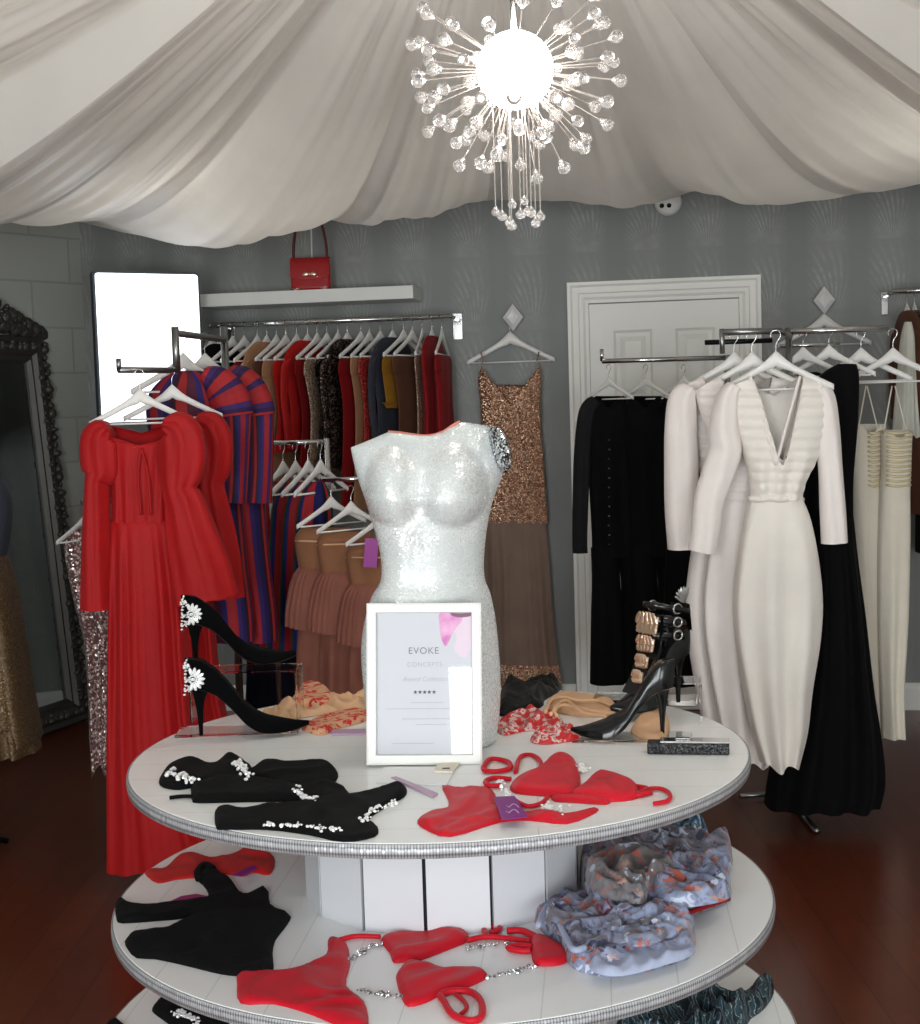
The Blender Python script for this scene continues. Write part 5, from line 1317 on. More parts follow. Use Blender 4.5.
# ---------------- long wall rail
RLOFF = .27
ra, rb = on_wall(208, 325.5, RLOFF), on_wall(450, 316.5, RLOFF)
rz_ = (ra.z + rb.z) / 2; ra.z = rb.z = rz_
WR = thing('wall_rail', 'long chrome clothes rail fixed to the back wall under the white shelf', 'clothes rail', ((ra + rb) / 2))
from_bm('rail', bm_tube(bmesh.new(), [ra, rb], .0125, 12), M['chrome'], WR, False, True)
for q in (ra + WU * .03, rb):
    bm = bmesh.new(); bm_tube(bm, [q, q - WN * (RLOFF - .006)], .010, 10)
    br_ = from_bm('bracket', bm, M['chrome'], WR, False, True)
    bm = bmesh.new(); bm_box(bm, tuple(q - WN * (RLOFF - .012) - Vector((0, 0, .035))), (.05, .012, .13), WROT, .003)
    from_bm('bracket_plate', bm, M['chrome'], br_)
def edge_garment(name, label, cat, top, mat, length, halfw=.19, thick=.045, group=None, seed=0, sleeves=True, nf=3, yaw=0.0, low=False):
    """garment on a hanger seen edge-on: top is the hook point, width runs along local x"""
    rnd = random.Random(seed); ph, p2 = rnd.random() * 6, rnd.random() * 6
    t = thing(name, label, cat, (top.x, top.y, top.z), group, yaw)
    rows = []; N = 40
    prof = [(-.092, .07, .6), (-.104, .11, .8), (-.140, halfw * .82, .9), (-.195, halfw, 1), (-.28, halfw * .95, 1), (-.42, halfw * .82, 1.0), (-.42 - (length - .42) * .5, halfw * .9, 1.05), (-length, halfw * 1.05, 1.1)]
    if low: prof = [(-.186, halfw * .88, .55), (-.192, halfw * .95, .8), (-.215, halfw, 1), (-.26, halfw, 1)] + prof[4:]
    for i, (z, hw, tk) in enumerate(catmull(prof, 4)):
        f = i / 28
        rows.append([Vector((hw * math.copysign(abs(math.cos(a)) ** .8, math.cos(a)) + .006 * math.sin(4 * f + ph),
                             thick * .5 * tk * math.sin(a) + .15 * thick * f * math.sin(nf * math.cos(a) * 2 + ph + f) + .003 * noise.noise(Vector((math.cos(a) * 2, f * 3, seed))), z)) for a in np.linspace(0, 2 * pi, N, endpoint=False)])
    grid('cloth_body', rows, mat, t, True, True)
    if sleeves and not low:
        for sx_ in (-1, 1):
            r = []
            for (x, z, w) in catmull([(halfw * .80, -.18, .025), (halfw * 1.0, -.215, .055), (halfw * 1.04, -.30, .052), (halfw * 1.02, -.45, .048), (halfw * 1.0, -.58, .045)], 4):
                r.append([Vector((sx_ * (x + w * .5 * math.cos(a)), thick * .5 * math.sin(a) + .004 * math.sin(z * 20 + ph), z)) for a in np.linspace(0, 2 * pi, 16, endpoint=False)])
            grid('sleeve', r, mat, t, True, True)
    return t
RAIL = [  # position along rail 0..1, material, word, length, sleeves
 (.015, 'black_satin', 'black garment nearest the light panel', .62), (.055, 'black', 'second black garment from the light panel', .6), (.10, 'black_velvet', 'third black garment from the light panel', .62), (.15, 'black', 'fourth black garment from the light panel', .66),
 (.205, 'red_dark', 'wine red top', .72), (.245, 'camel', 'camel dress', .78), (.285, 'brown', 'brown cloth dress', .8), (.325, 'camel', 'pale camel dress', .8), (.37, 'red_bright', 'bright red satin dress', .62), (.415, 'red_bright', 'orange red satin dress', .6),
 (.455, 'red_dark', 'dull red dress', .7), (.495, 'champagne_sequin', 'champagne sequin dress', .72), (.54, 'black_sequin', 'black sequin dress with brown sheen', .7), (.58, 'black_sequin', 'black and bronze sequin dress', .7),
 (.635, 'red_dark', 'dark red dress beside the black sequins', .9), (.67, 'camel', 'thin camel dress', .9), (.715, 'red_sequin', 'coral red beaded dress', .8), (.765, 'slate', 'slate grey dress', .8), (.81, 'mustard', 'mustard yellow trimmed dress', .4), (.845, 'brown', 'dark brown dress', .82),
 (.885, 'champagne_sequin', 'pale gold sequin dress', .74), (.925, 'red_dark', 'deep red flared dress', .72), (.965, 'red_dark', 'crimson flared dress nearest the chrome bracket', .68)]
yw_r = -YAW + pi / 2
for k, (s, mk, w_, ln) in enumerate(RAIL):
    q = ra + (rb - ra) * s
    q = Vector((q.x, q.y, rz_ + .0125))
    ya = yw_r + math.radians(random.Random(k).uniform(-3, 3)) + math.radians(-20 if s < .86 else -4)
    hanger(Vector((q.x, q.y, q.z - .010 + .0005)), ya, f'white hanger on the long wall rail carrying the {w_}', 'hangers on the long wall rail', .92)
    edge_garment('hanging_garment', f'{w_} hanging on the long wall rail', 'garment', Vector((q.x, q.y, q.z - .01)), M[mk], ln, .20, .026 if s < .9 else .05, 'clothes on the long wall rail', k, s > .1 and s < .88, 3 if s < .9 else 5, ya, k % 4 != 1)

# ---------------- rose gold dress on a crystal wall hook
def wall_hook(px, py, label):
    q = on_wall(px, py, .0)
    t = thing('wall_hook', label, 'wall hook', q, 'diamond wall hooks', -YAW)
    lathe('hook_peg', [(.001, 0), (.012, 0), (.012, .006), (.005, .010), (.005, .045), (.008, .05), (.001, .052)], M['chrome'], t, 16, (0, 0, 0), True)
    t.children[0].rotation_euler.x = pi / 2
    bm = bmesh.new(); w_, h_ = .050, .066
    pts = [(0, h_), (w_, 0), (0, -h_), (-w_, 0)]
    fr_ = [bm.verts.new((x, -.052, z)) for x, z in pts]; bk = [bm.verts.new((x * .95, -.044, z * .95)) for x, z in pts]
    ins = [bm.verts.new((x * .55, -.062, z * .55)) for x, z in pts]
    for i in range(4):
        j = (i + 1) % 4
        bm.faces.new((fr_[i], fr_[j], ins[j], ins[i])); bm.faces.new((bk[i], bk[j], fr_[j], fr_[i]))
    c = bm.verts.new((0, -.056, 0))
    for i in range(4): bm.faces.new((ins[i], ins[(i + 1) % 4], c))
    bm.faces.new(bk[::-1])
    bmesh.ops.recalc_face_normals(bm, faces=bm.faces)
    from_bm('mirror_diamond', bm, M['crystal'], t, True)
    return t
h1 = wall_hook(514, 318, 'small mirrored diamond hook on the wall above the rose gold dress')
hq = on_wall(510, 331, .036)
HGW = hanger(Vector((hq.x, hq.y, hq.z + .064)), -YAW, 'white hanger on the diamond hook holding the rose gold sequin dress', None, 1.08)
D_W = hq.y - .035
WD = gthing('sequin_dress', 'rose gold sequin dress with a long taupe skirt hanging on the wall beside the door', 'dress', 512, 400, D_W)
nkw = vneck([(474, 376), (481, 366), (489, 378), (500, 391), (510, 405), (519, 392), (530, 378), (539, 366), (550, 376)])
garment_body('sequin_bodice', [(364, 482, 540), (380, 478, 541), (400, 480, 540), (430, 481, 541), (470, 479, 544), (500, 478, 546), (523, 478, 548)], D_W - .012, M['nude_sequin'], WD, .060, 5, .004, neck=nkw, back_neck=vneck([(470, 385), (550, 385)]), seed=50, yslope=-.00068)
garment_body('skirt', [(518, 482, 545), (560, 484, 549), (620, 484, 553), (680, 482, 560), (694, 480, 562)], D_W - .012, M['nude_skirt'], WD, .064, 9, .010, seed=51, hem=1.5, topclose=.9, foldstart=0, yslope=-.00068)
garment_body('sequin_hem', [(664, 482, 559), (680, 481, 561), (697, 479, 563)], D_W - .016, M['nude_sequin'], WD, .080, 9, .010, seed=51, topclose=1, foldstart=0, yslope=-.00068)
for x0, x1, x2 in ((481, 483, 480), (539, 537, 540)):
    tube('strap', [P(x0, 352, D_W), P(x1, 360, D_W - .02), P(x2, 374, D_W - .03)], .0035, M['nude_sequin'], WD, 6)

# ---------------- right-hand clothes
# long black rail before the door
D_B = 5.75
k0, k1 = P(602, 361, D_B), P(727, 358, D_B + .05); k0.z = k1.z = (k0.z + k1.z) / 2
BR = thing('garment_stand', 'slim chrome arm rail with black outfits standing before the white door', 'clothes stand', (k1.x, k1.y, 0))
from_bm('rail', bm_tube(bmesh.new(), [k0, k1], .010, 10), M['chrome'], BR, False, True)
from_bm('end_stop', bm_tube(bmesh.new(), [k0, k0 + Vector((0, 0, .05))], .008, 8), M['chrome'], BR, False, True)
from_bm('post', bm_tube(bmesh.new(), [Vector((k1.x, k1.y, .02)), k1 + Vector((0, 0, .012))], .013, 10), M['chrome'], BR, False, True)
for sx_, sy_ in ((-1, 0), (1, 0), (0, 1), (0, -1)):
    from_bm('foot', bm_tube(bmesh.new(), [Vector((k1.x, k1.y, .024)), Vector((k1.x + sx_ * .28, k1.y + sy_ * .28, .013))], .011, 8), M['chrome'], BR, False, True)
BL = [(608, 'black jumpsuit with sheer sleeve and button row, first before the door', 'jumpsuit', 30), (645, 'black outfit, second on the rail before the door', 'outfit', 30), (683, 'black outfit half hidden by the white dresses, third on the rail before the door', 'outfit', 30)]
for k, (x, lb, ct, hw) in enumerate(BL):
    d = D_B - .02
    hang_at(x + 1, 379, d, math.radians(-50 + 6 * k), ('white hanger of the sheer-sleeved black jumpsuit', 'white hanger of the middle black outfit before the door', 'white hanger of the black outfit touching the white dresses')[k], 'hangers on the rail before the door', .66)
    G = gthing('black_outfit', lb, ct, x, 420, d)
    nk2 = vneck([(x - 30, 410), (x - 12, 396), (x, 409), (x + 12, 396), (x + 34, 410)])
    garment_body('cloth_body', [(396, x - 12, x + 16), (404, x - 20, x + 24), (430, x - 21, x + 26), (480, x - 19, x + 25), (540, x - 16, x + 28), (556, x - 17, x + 32)], d - .03 * k, M['black'], G, .12, 3, .006, seed=60 + k, neck=nk2)
    if k < 2:
        garment_body('trouser_leg', [(548, x - 17, x + 9), (580, x - 16, x + 12), (620, x - 17, x + 14), (683, x - 18, x + 16)], d - .03 * k, M['black'], G, .12, 2, .006, seed=64 + k, topclose=.9)
        garment_body('trouser_leg', [(548, x + 7, x + 33), (580, x + 13, x + 38), (620, x + 13, x + 42), (682, x + 13, x + 46)], d - .03 * k + .02, M['black'], G, .12, 2, .006, seed=66 + k, topclose=.9)
    else:
        garment_body('skirt', [(548, x - 17, x + 33), (620, x - 20, x + 38), (684, x - 24, x + 40)], d - .05 * k, M['black'], G, .14, 4, .010, seed=68, topclose=.9)
    if k == 0:
        sleeve('sheer_sleeve', [(x - 12, 400, 6), (x - 20, 412, 9), (x - 25, 450, 8.5), (x - 27, 500, 8), (x - 28, 540, 7.5), (x - 28, 553, 7.5)], d - .03, M['black_sheer'], G, .05, seed=70)
        bm = bmesh.new()
        for q in range(12): bm_gem(bm, P(x + 1 + .4 * math.sin(q * 2), 440 + q * 9.5, d - .068), .0045)
        from_bm('button_row', bm, M['steel'], G)
    else:
        sleeve('sleeve', [(x + 16, 402, 6), (x + 26, 414, 9), (x + 30, 460, 9), (x + 31, 520, 8)], d - .04 - .03 * k, M['black'], G, .05, seed=71 + k)

# two-bar chrome stand for the white and cream dresses
D_G = 5.05
g0, g1 = P(790, 330, D_G), P(888, 330, D_G); g0.z = g1.z = (g0.z + g1.z) / 2
GS = thing('garment_stand', 'chrome clothes stand with white, black and cream dresses beside the door', 'clothes stand', (g0.x, g0.y, 0))
from_bm('top_rail', bm_tube(bmesh.new(), [g0, g1], .011, 10), M['chrome'], GS, False, True)
g2, g3 = g0 + Vector((0, .16, -.045)), g1 + Vector((-.13, .16, -.045))
from_bm('back_rail', bm_tube(bmesh.new(), [g2, g3], .007, 10), M['chrome'], GS, False, True)
for q in (g0,):
    from_bm('post', bm_tube(bmesh.new(), [Vector((q.x, q.y + .02, .02)), Vector((q.x, q.y + .02, q.z + .015))], .0125, 10), M['steel'], GS, False, True)
f0 = P(722, 336, 4.62); f1 = P(780, 327, 4.62); f0.z = f1.z = (f0.z + f1.z) / 2
from_bm('front_arm', bm_tube(bmesh.new(), [f0, f1], .011, 10), M['steel'], GS, False, True)
from_bm('front_arm', bm_tube(bmesh.new(), [Vector((f1.x, f1.y, f1.z)), Vector((g0.x, g0.y, f1.z))], .010, 10), M['steel'], GS, False, True)
from_bm('end_stop', bm_tube(bmesh.new(), [f0 - Vector((0, 0, .07)), f0 + Vector((0, 0, .012))], .009, 8), M['steel'], GS, False, True)
h0 = P(705, 345, 5.0); h2 = P(772, 338, 5.0); h0.z = h2.z = (h0.z + h2.z) / 2
from_bm('low_arm', bm_tube(bmesh.new(), [h0, h2], .009, 10), M['black_metal'], GS, False, True)
for (xa, ya, xb, yb, d0, d1) in ((735, 799, 790, 792, 4.85, 5.05),):
    pass
for q in (g0,):
    from_bm('foot', bm_tube(bmesh.new(), [Vector((q.x, q.y - .30, .014)), Vector((q.x, q.y + .30, .014))], .012, 8), M['steel'], GS, False, True)
pb0 = PZ(740, 796, .02); from_bm('base_bar', bm_tube(bmesh.new(), [pb0, Vector((g0.x, pb0.y + .05, .014))], .010, 8), M['steel'], GS, False, True)

# white jumpsuits
D_J = 4.55
for k, (x, y, dd, lb) in enumerate(((776, 355, 0.0, 'white hanger in the front white plunge jumpsuit'), (752, 356, .10, 'white hanger in the white dress between the other two'), (734, 356, .20, 'white hanger in the rearmost white dress by the black outfits'))):
    hang_at(x, y, D_J + dd, math.radians(-16), lb, 'hangers of the white dresses', .90)
def white_one(k, dx, d, mat, label, nm):
    J = gthing(nm, label, 'jumpsuit' if k == 0 else 'dress', 778 + dx, 430, d)
    X = lambda L: [(y, a + dx, b + dx) for y, a, b in L]
    nk3 = vneck([(725 + dx, 391), (736 + dx, 383), (750 + dx, 377), (775 + dx, 462), (777 + dx, 466), (781 + dx, 460), (800 + dx, 377), (816 + dx, 381), (828 + dx, 388)])
    bn = vneck([(725 + dx, 391), (750 + dx, 379), (776 + dx, 396), (800 + dx, 378), (828 + dx, 388)])
    garment_body('bodice', X([(371, 741, 806), (378, 732, 817), (388, 727, 824), (400, 727, 826), (430, 736, 824), (460, 745, 816), (480, 749, 806), (499, 750, 801)]), d, mat, J, .125 if k == 0 else .085, 5, .006, neck=nk3, back_neck=bn, seed=80 + k, n=110, foldstart=.5, rib=.009, per=12)
    garment_body('skirt', X([(497, 750, 801), (520, 745, 810), (560, 738, 818), (600, 734, 822), (640, 736, 820), (690, 744, 812), (730, 752, 807), (764, 762, 798)]), d, mat, J, .16 if k == 0 else .10, 4, .010, seed=83 + k, hem=3.5, topclose=.7, foldstart=0, n=84)
    return J
J1 = white_one(0, 0, D_J, M['white_cloth'], 'white plunge-neck jumpsuit with ribbed bodice and tapered legs, front of the chrome stand', 'plunge_jumpsuit')
def front_y(px): return D_J - .062 + .055 * ((px - 776) / 45) ** 2
bl_ = [P(px, 499 + .6 * math.sin(px * .3), D_J + .058 * (-1) * math.sqrt(max(0, 1 - ((px - 775.5) / 27) ** 2)) - .006) for px in np.linspace(749, 802, 19)]
bm = bmesh.new(); bm_tube(bm, bl_, .010, 8); from_bm('belt', bm, M['white_cloth2'], J1, False, True)
bm = bmesh.new()
for L in ([(750, 376), (762, 416), (776, 465)], [(800, 376), (789, 416), (776, 465)]):
    bm_tube(bm, [Vector(q) for q in catmull([tuple(P(x, y, front_y(x) - .004)) for x, y in L], 6)], .0055, 6)
from_bm('neck_edging', bm, M['white_cloth2'], J1, False, True)
sleeve('sleeve', [(818, 388, 8), (823, 398, 12), (827, 430, 12.5), (830, 470, 12), (832, 510, 13), (834, 543, 13)], D_J - .01, M['white_cloth2'], J1, .085, seed=85, nf=3)
sleeve('sleeve', [(734, 386, 8), (727, 400, 12), (724, 430, 15), (726, 450, 16), (720, 470, 16), (710, 500, 15), (706, 530, 14), (702, 552, 14)], D_J - .02, M['white_cloth2'], J1, .09, seed=86, nf=3)
J2 = white_one(1, -30, D_J + .125, M['white_cloth2'], 'white long dress squeezed between the front jumpsuit and the rearmost white dress', 'white_dress')
J3 = white_one(2, -48, D_J + .235, M['white_cloth2'], 'rearmost white dress with a wide left sleeve, beside the black outfits'.replace('left ', ''), 'white_dress')
sleeve('sleeve', [(690, 388, 8), (683, 400, 14), (681, 430, 16), (681, 470, 17), (680, 510, 16), (681, 549, 14)], D_J + .16, M['white_cloth2'], J3, .10, seed=87, nf=3)

# black gown
D_K = 4.87
for k, (x, y, lb) in enumerate(((803, 350, 'white hanger behind the plunge jumpsuit, first along the chrome top rail'), (829, 348, 'white hanger of the long black gown on the chrome top rail'))):
    hang_at(x, y, D_G, math.radians(-30), lb, 'hangers on the chrome top rail', .82)
K1 = gthing('evening_gown', 'long black gown trailing on the floor behind the white jumpsuit', 'gown', 830, 450, D_K)
garment_body('bodice', [(364, 838, 856), (374, 822, 858), (390, 812, 858), (430, 806, 856), (480, 804, 852), (520, 806, 852)], D_K, M['black'], K1, .12, 4, .006, seed=90, n=60)
garment_body('skirt', [(516, 806, 852), (560, 802, 856), (620, 798, 864), (690, 790, 872), (740, 778, 880), (780, 770, 883), (806, 766, 878)], D_K - .04, M['black'], K1, .22, 6, .020, seed=91, topclose=.6, foldstart=0)
K2 = gthing('beaded_blouse', 'black top with pale beads on the shoulder beside the front jumpsuit', 'top', 812, 400, 5.2)
garment_body('cloth_body', [(372, 800, 818), (382, 796, 828), (420, 798, 830), (480, 800, 832), (560, 800, 834)], 5.2, M['black'], K2, .08, 3, .005, seed=92)
bm = bmesh.new(); rr = random.Random(4)
for q in range(46): bm_gem(bm, P(rr.uniform(822, 832), rr.uniform(385, 412), 5.155), .004)
from_bm('bead_trim', bm, M['silver'], K2)

# cream dresses
D_C = 5.25
for k, (x, dxx) in enumerate(((860, 0), (893, 0))):
    lb = ('nearer the black gown', 'farther from the black gown')[k]
    hang_at((861, 893)[k], 351, D_C - .02 - .05 * k, math.radians(-14), 'white hanger of the cream striped-bodice dress ' + lb, 'hangers of the cream dresses', .92)
    G = gthing('cream_dress', 'cream column dress with gold-striped bodice, ' + lb, 'dress', x, 450, D_C)
    d = D_C - .06 * k
    if k == 0: rows_ = [(424, 852, 886), (440, 850, 882), (470, 850, 880), (490, 851, 880), (540, 852, 884), (620, 856, 888), (690, 868, 892), (735, 876, 896)]
    else: rows_ = [(430, 882, 912), (445, 882, 911), (470, 882, 910), (490, 880, 909), (540, 878, 909), (620, 878, 907), (690, 880, 903), (737, 882, 904)]
    garment_body('cloth_body', rows_, d, M['cream'], G, .10, 3, .008, seed=95 + k, foldstart=.2, topclose=.7, neck=(vneck([(852, 428), (858, 424), (868, 436), (878, 425), (886, 430)]), vneck([(882, 434), (886, 430), (897, 440), (906, 430), (912, 434)]))[k])
    xa, xb = ((868, 880), (886, 911))[k]
    bm = bmesh.new()
    for q in range(12):
        y = 432 + q * 4.8
        bm_tube(bm, [P(xx, y + 1.5 * math.sin((xx - xa) / (xb - xa) * pi), d - .056 + .02 * abs((xx - (xa + xb) / 2) / (xb - xa))) for xx in np.linspace(xa, xb, 6)], .0048, 6)
    from_bm('striped_bodice', bm, plain('pale_gold_braid', (214, 200, 160), .4, .25), G, False, True)
    for xs_, xe in (((866, 858), (867, 878)), ((892, 884), (895, 906)))[k]:
        tube('strap', [P(xs_, 386, d), P((xs_ + xe) / 2, 408, d - .015), P(xe, 430, d - .04)], .0028, M['cream'], G, 6)

# wall rail at the edge with veil and dark sequins
e0, e1 = on_wall(892, 291.5, .28), on_wall(960, 289, .28); e0.z = e1.z = (e0.z + e1.z) / 2
ER = thing('wall_rail', 'short chrome wall rail at the picture edge above the chiffon'.replace(' at the picture edge', ''), 'clothes rail', (e0 + e1) / 2)
from_bm('rail', bm_tube(bmesh.new(), [e0, e1], .0125, 12), M['chrome'], ER, False, True)
bm = bmesh.new(); bm_tube(bm, [e0 + WU * .01, e0 + WU * .01 - WN * .272], .010, 10); br_ = from_bm('bracket', bm, M['chrome'], ER, False, True)
bm = bmesh.new(); bm_box(bm, tuple(e0 + WU * .01 - WN * .268 - Vector((0, 0, .035))), (.032, .012, .11), WROT, .003); from_bm('bracket_plate', bm, M['chrome'], br_)
CF = gthing('hanging_chiffon', 'sheer white chiffon garment widening downwards above the cream dresses', 'garment', 905, 360, 5.62)
garment_body('cloth_body', [(322, 905, 911), (335, 902, 913), (360, 899, 914), (400, 895, 916), (436, 892, 919)], 5.62, M['chiffon'], CF, .09, 4, .008, seed=140, foldstart=0, hem=2)
EG = [(.22, 'brown', 'brown cloth dress', 1.0, .2), (.33, 'black_sequin', 'black and silver sequin dress', .98, .21), (.5, 'black', 'plain black dress', 1.2, .2), (.68, 'black_sequin', 'dark sequin dress', .96, .2)]
for k, (s, mk, w_, ln, hw) in enumerate(EG):
    q = e0 + (e1 - e0) * s
    ya = yw_r + math.radians((6, 4, 0, 0)[k])
    hanger(Vector((q.x, q.y, q.z + .0125 - .0095)), ya, f'white hanger on the short wall rail carrying the {w_}', 'hangers on the short wall rail', .95)
    edge_garment('hanging_garment', f'{w_} hanging on the short wall rail', 'garment', Vector((q.x, q.y, q.z + .0025)), M[mk], ln, hw, .05, 'clothes on the short wall rail', 40 + k, True, 3, ya)
h2_ = wall_hook(823, 301, 'small mirrored diamond hook on the wall above the chrome stand')
hq = on_wall(824, 313, .036)
hanger(Vector((hq.x, hq.y, hq.z + .064)), -YAW, 'empty white hanger on the diamond hook above the chrome stand', None, 1.08)
# black shoes left on the floor under the white dresses
# ---------------- sequin dress behind the red gown
D_Q = 5.25
hang_at(86, 515, D_Q, math.radians(58), 'white hanger of the pink sequin dress peeping out behind the red gown', None, .75)
Q = gthing('sequin_dress', 'silver pink sequin dress peeping out between the mirror and the red gown', 'dress', 90, 600, D_Q)
garment_body('cloth_body', [(530, 68, 100), (545, 64, 112), (600, 74, 118), (640, 84, 122), (690, 88, 124), (740, 90, 124), (768, 92, 120)], D_Q, M['pink_sequin'], Q, .12, 4, .012, seed=110, foldstart=0, hem=6)
qs = P(86, 497, D_Q)
QS = thing('garment_stand', 'short steel rail half hidden behind the red gown, carrying the pink sequin dress', 'clothes stand', (qs.x + .3, qs.y, 0))
zq = P(86, 515, D_Q).z + .072 * .75 - .006
from_bm('rail', bm_tube(bmesh.new(), [Vector((qs.x - .02, qs.y, zq)), Vector((qs.x + .34, qs.y, zq))], .008, 8), M['steel'], QS, False, True)
from_bm('post', bm_tube(bmesh.new(), [Vector((qs.x + .34, qs.y, .02)), Vector((qs.x + .34, qs.y, zq))], .010, 8), M['steel'], QS, False, True)
from_bm('foot', bm_tube(bmesh.new(), [Vector((qs.x + .14, qs.y, .013)), Vector((qs.x + .54, qs.y, .013))], .011, 8), M['steel'], QS, False, True)
# gold gown at the edge, by the mirror
D_A = 4.9
A = gthing('ball_gown', 'dull gold sequin ball gown standing in front of the carved mirror', 'gown', -12, 560, D_A)
garment_body('grey_bodice', [(478, -44, 2), (492, -50, 8), (510, -52, 11), (535, -50, 9), (556, -46, 5)], D_A, M['slate'], A, .16, 3, .004, seed=120)
garment_body('skirt', [(552, -48, 4), (580, -56, 10), (630, -68, 19), (690, -84, 29), (740, -96, 38)], D_A, M['taupe_gold'], A, .34, 7, .022, seed=121, topclose=.5, foldstart=0)
garment_body('frill_hem', [(722, -94, 34), (736, -98, 37), (750, -102, 39)], D_A, M['taupe_gold'], A, .37, 14, .020, seed=122, topclose=1, foldstart=0)
ab = P(-28, 600, D_A)
bm = bmesh.new(); bm_tube(bm, [Vector((ab.x, ab.y, .02)), Vector((ab.x, ab.y, P(-20, 520, D_A).z))], .015, 10)
for k in range(3):
    a = k * 2.094 + .5; bm_tube(bm, [Vector((ab.x, ab.y, .04)), Vector((ab.x + .075 * math.cos(a), ab.y + .075 * math.sin(a), .012))], .011, 8)
from_bm('form_pole', bm, M['black_metal'], A, False, True)
# ------------------------------------------------------------------ shelf and handbag
sa, sb = on_wall(200, 299, .26), on_wall(413, 291, .26)
ssl, ssr = (sa - CORNER).dot(WU), (sb - CORNER).dot(WU)
szt = on_wall(300, 292.5, .26).z + .012
bm = bmesh.new(); bm_box(bm, (0, 0, 0), (ssr - ssl, .258, .062), None, .002)
o = tag(from_bm('wall_shelf', bm, M['white_wood']), 'long white floating shelf holding the red handbag', 'shelf'); o.location = wall_pt((ssl + ssr) / 2, .131, szt - .031); o.rotation_euler.z = -YAW
bp = on_wall(311.5, 287, .16); bgz = szt + .001
HB = thing('handbag', 'small red flap handbag with a bow clasp sitting on the white shelf', 'handbag', (bp.x, bp.y, bgz), None, -YAW + .05)
M['red_leather'] = plain('red_leather', (165, 18, 26), .32, 0, .5, .3)
W_, D_, H_ = .195, .075, .155
rows = []
for f in np.linspace(0, 1, 9):
    z = f * H_; w = W_ / 2 * (1 - .03 * f); d = D_ / 2 * (1 - .45 * f)
    rows.append([Vector((w * math.copysign(min(1, abs(math.cos(a)) ** .35), math.cos(a)), d * math.copysign(abs(math.sin(a)) ** .35, math.sin(a)), z)) for a in np.linspace(0, 2 * pi, 40, endpoint=False)])
bb = grid('bag_body', rows, M['red_leather'], HB, True, True, True, True, True)
fl = [[Vector((x, y, z)) for x in np.linspace(-W_ / 2 * .98, W_ / 2 * .98, 12)] for y, z in ((.018, H_ + .001), (0, H_ + .007), (-.022, H_ + .004), (-.031, H_ - .02), (-.036, H_ - .055), (-.0395, H_ - .085))]
fl.append([Vector((x, -.0402, H_ - .088 - .014 * (1 - (x / (W_ / 2)) ** 2))) for x in np.linspace(-W_ / 2 * .96, W_ / 2 * .96, 12)])
grid('flap', fl, M['red_leather'], HB, False, True)
bm = bmesh.new()
for s_ in (-1, 1): bm_ball(bm, (s_ * .019, -.045, H_ * .50), 1, 10, (.017, .0035, .010), Matrix.Rotation(s_ * .2, 4, 'Y'))
bm_ball(bm, (0, -.046, H_ * .50), .007, 8)
from_bm('bow_clasp', bm, M['gold_plate'], HB, True, True)
for s_ in (-1, 1):
    c = bmesh.new(); bm_tube(c, [Vector((s_ * .088, -.043, .012)), Vector((s_ * .072, -.044, .006)), Vector((s_ * .045, -.0445, .014))], .0034, 6); from_bm('gold_corner', c, M['gold_plate'], bb, True, True)
hp_ = catmull([(-.082, 0, H_ - .01), (-.078, .0, H_ + .08), (-.05, 0, H_ + .20), (0, 0, H_ + .25), (.05, 0, H_ + .20), (.078, 0, H_ + .08), (.082, 0, H_ - .01)], 6)
rows = [[Vector(p) + Vector((0, y, 0)) + Vector((q, 0, 0)) for y, q in ((-.012, -.005), (.012, -.005), (.012, .005), (-.012, .005))] for p in hp_]
grid('strap', rows, plain('dark_red_strap', (96, 16, 20), .5), HB, True, True)
# white cord down the wall behind the bag
q0, q1 = on_wall(311, 222, .012), on_wall(312, 262, .012)
tag(from_bm('wall_cable', bm_tube(bmesh.new(), [Vector((q0.x, q0.y, q0.z + .12)), q0, q1, Vector((q1.x, q1.y, szt + .004))], .0045, 8), M['white_wood'], None, False, True), 'thin white cord running up the wall behind the red handbag', 'cord')

# ------------------------------------------------------------------ lit panel in the corner
ta, tb2 = P(95, 272, 6.42), P(197.5, 275.5, 6.66)
ba, bb2 = P(99, 421, 6.42), P(197, 421, 6.66)
LP = thing('light_panel', 'tall blank panel glowing white on the wall corner above the red gowns', 'light panel', (ta + bb2) / 2)
zt_, zb_ = (ta.z + tb2.z) / 2, (ba.z + bb2.z) / 2
xa = Vector((ta.x, ta.y, 0)); xb_ = Vector((tb2.x, tb2.y, 0)); wv = (xb_ - xa); lw_ = wv.length; ra_ = math.atan2(wv.y, wv.x)
LP.location = ((xa.x + xb_.x) / 2, (xa.y + xb_.y) / 2, (zt_ + zb_) / 2); LP.rotation_euler.z = ra_
hz_ = zt_ - zb_
scr = emitter('lit_white_acrylic', (246, 250, 255), 2.2)
def rrect(w, h, r, y):
    pts = []
    for cx, cz, a0 in ((w / 2 - r, h / 2 - r, 0), (-w / 2 + r, h / 2 - r, pi / 2), (-w / 2 + r, -h / 2 + r, pi), (w / 2 - r, -h / 2 + r, 1.5 * pi)):
        for k in range(5): pts.append(Vector((cx + r * math.cos(a0 + k * pi / 8), y, cz + r * math.sin(a0 + k * pi / 8))))
    return pts
grid('lit_face', [rrect(lw_, hz_, .012, -.0), rrect(lw_, hz_, .012, .006)], scr, LP, True, True, False, True, True)
M['panel_case'] = plain('dark_blue_grey_casing', (58, 66, 72), .5)
grid('casing', [rrect(lw_ + .022, hz_ + .022, .018, .007), rrect(lw_ + .022, hz_ + .022, .018, .05)], M['panel_case'], LP, True, True, False, True, True)
bm = bmesh.new(); bm_box(bm, (0, .13, 0), (.07, .16, .12)); from_bm('bracket', bm, M['black_metal'], LP, True)

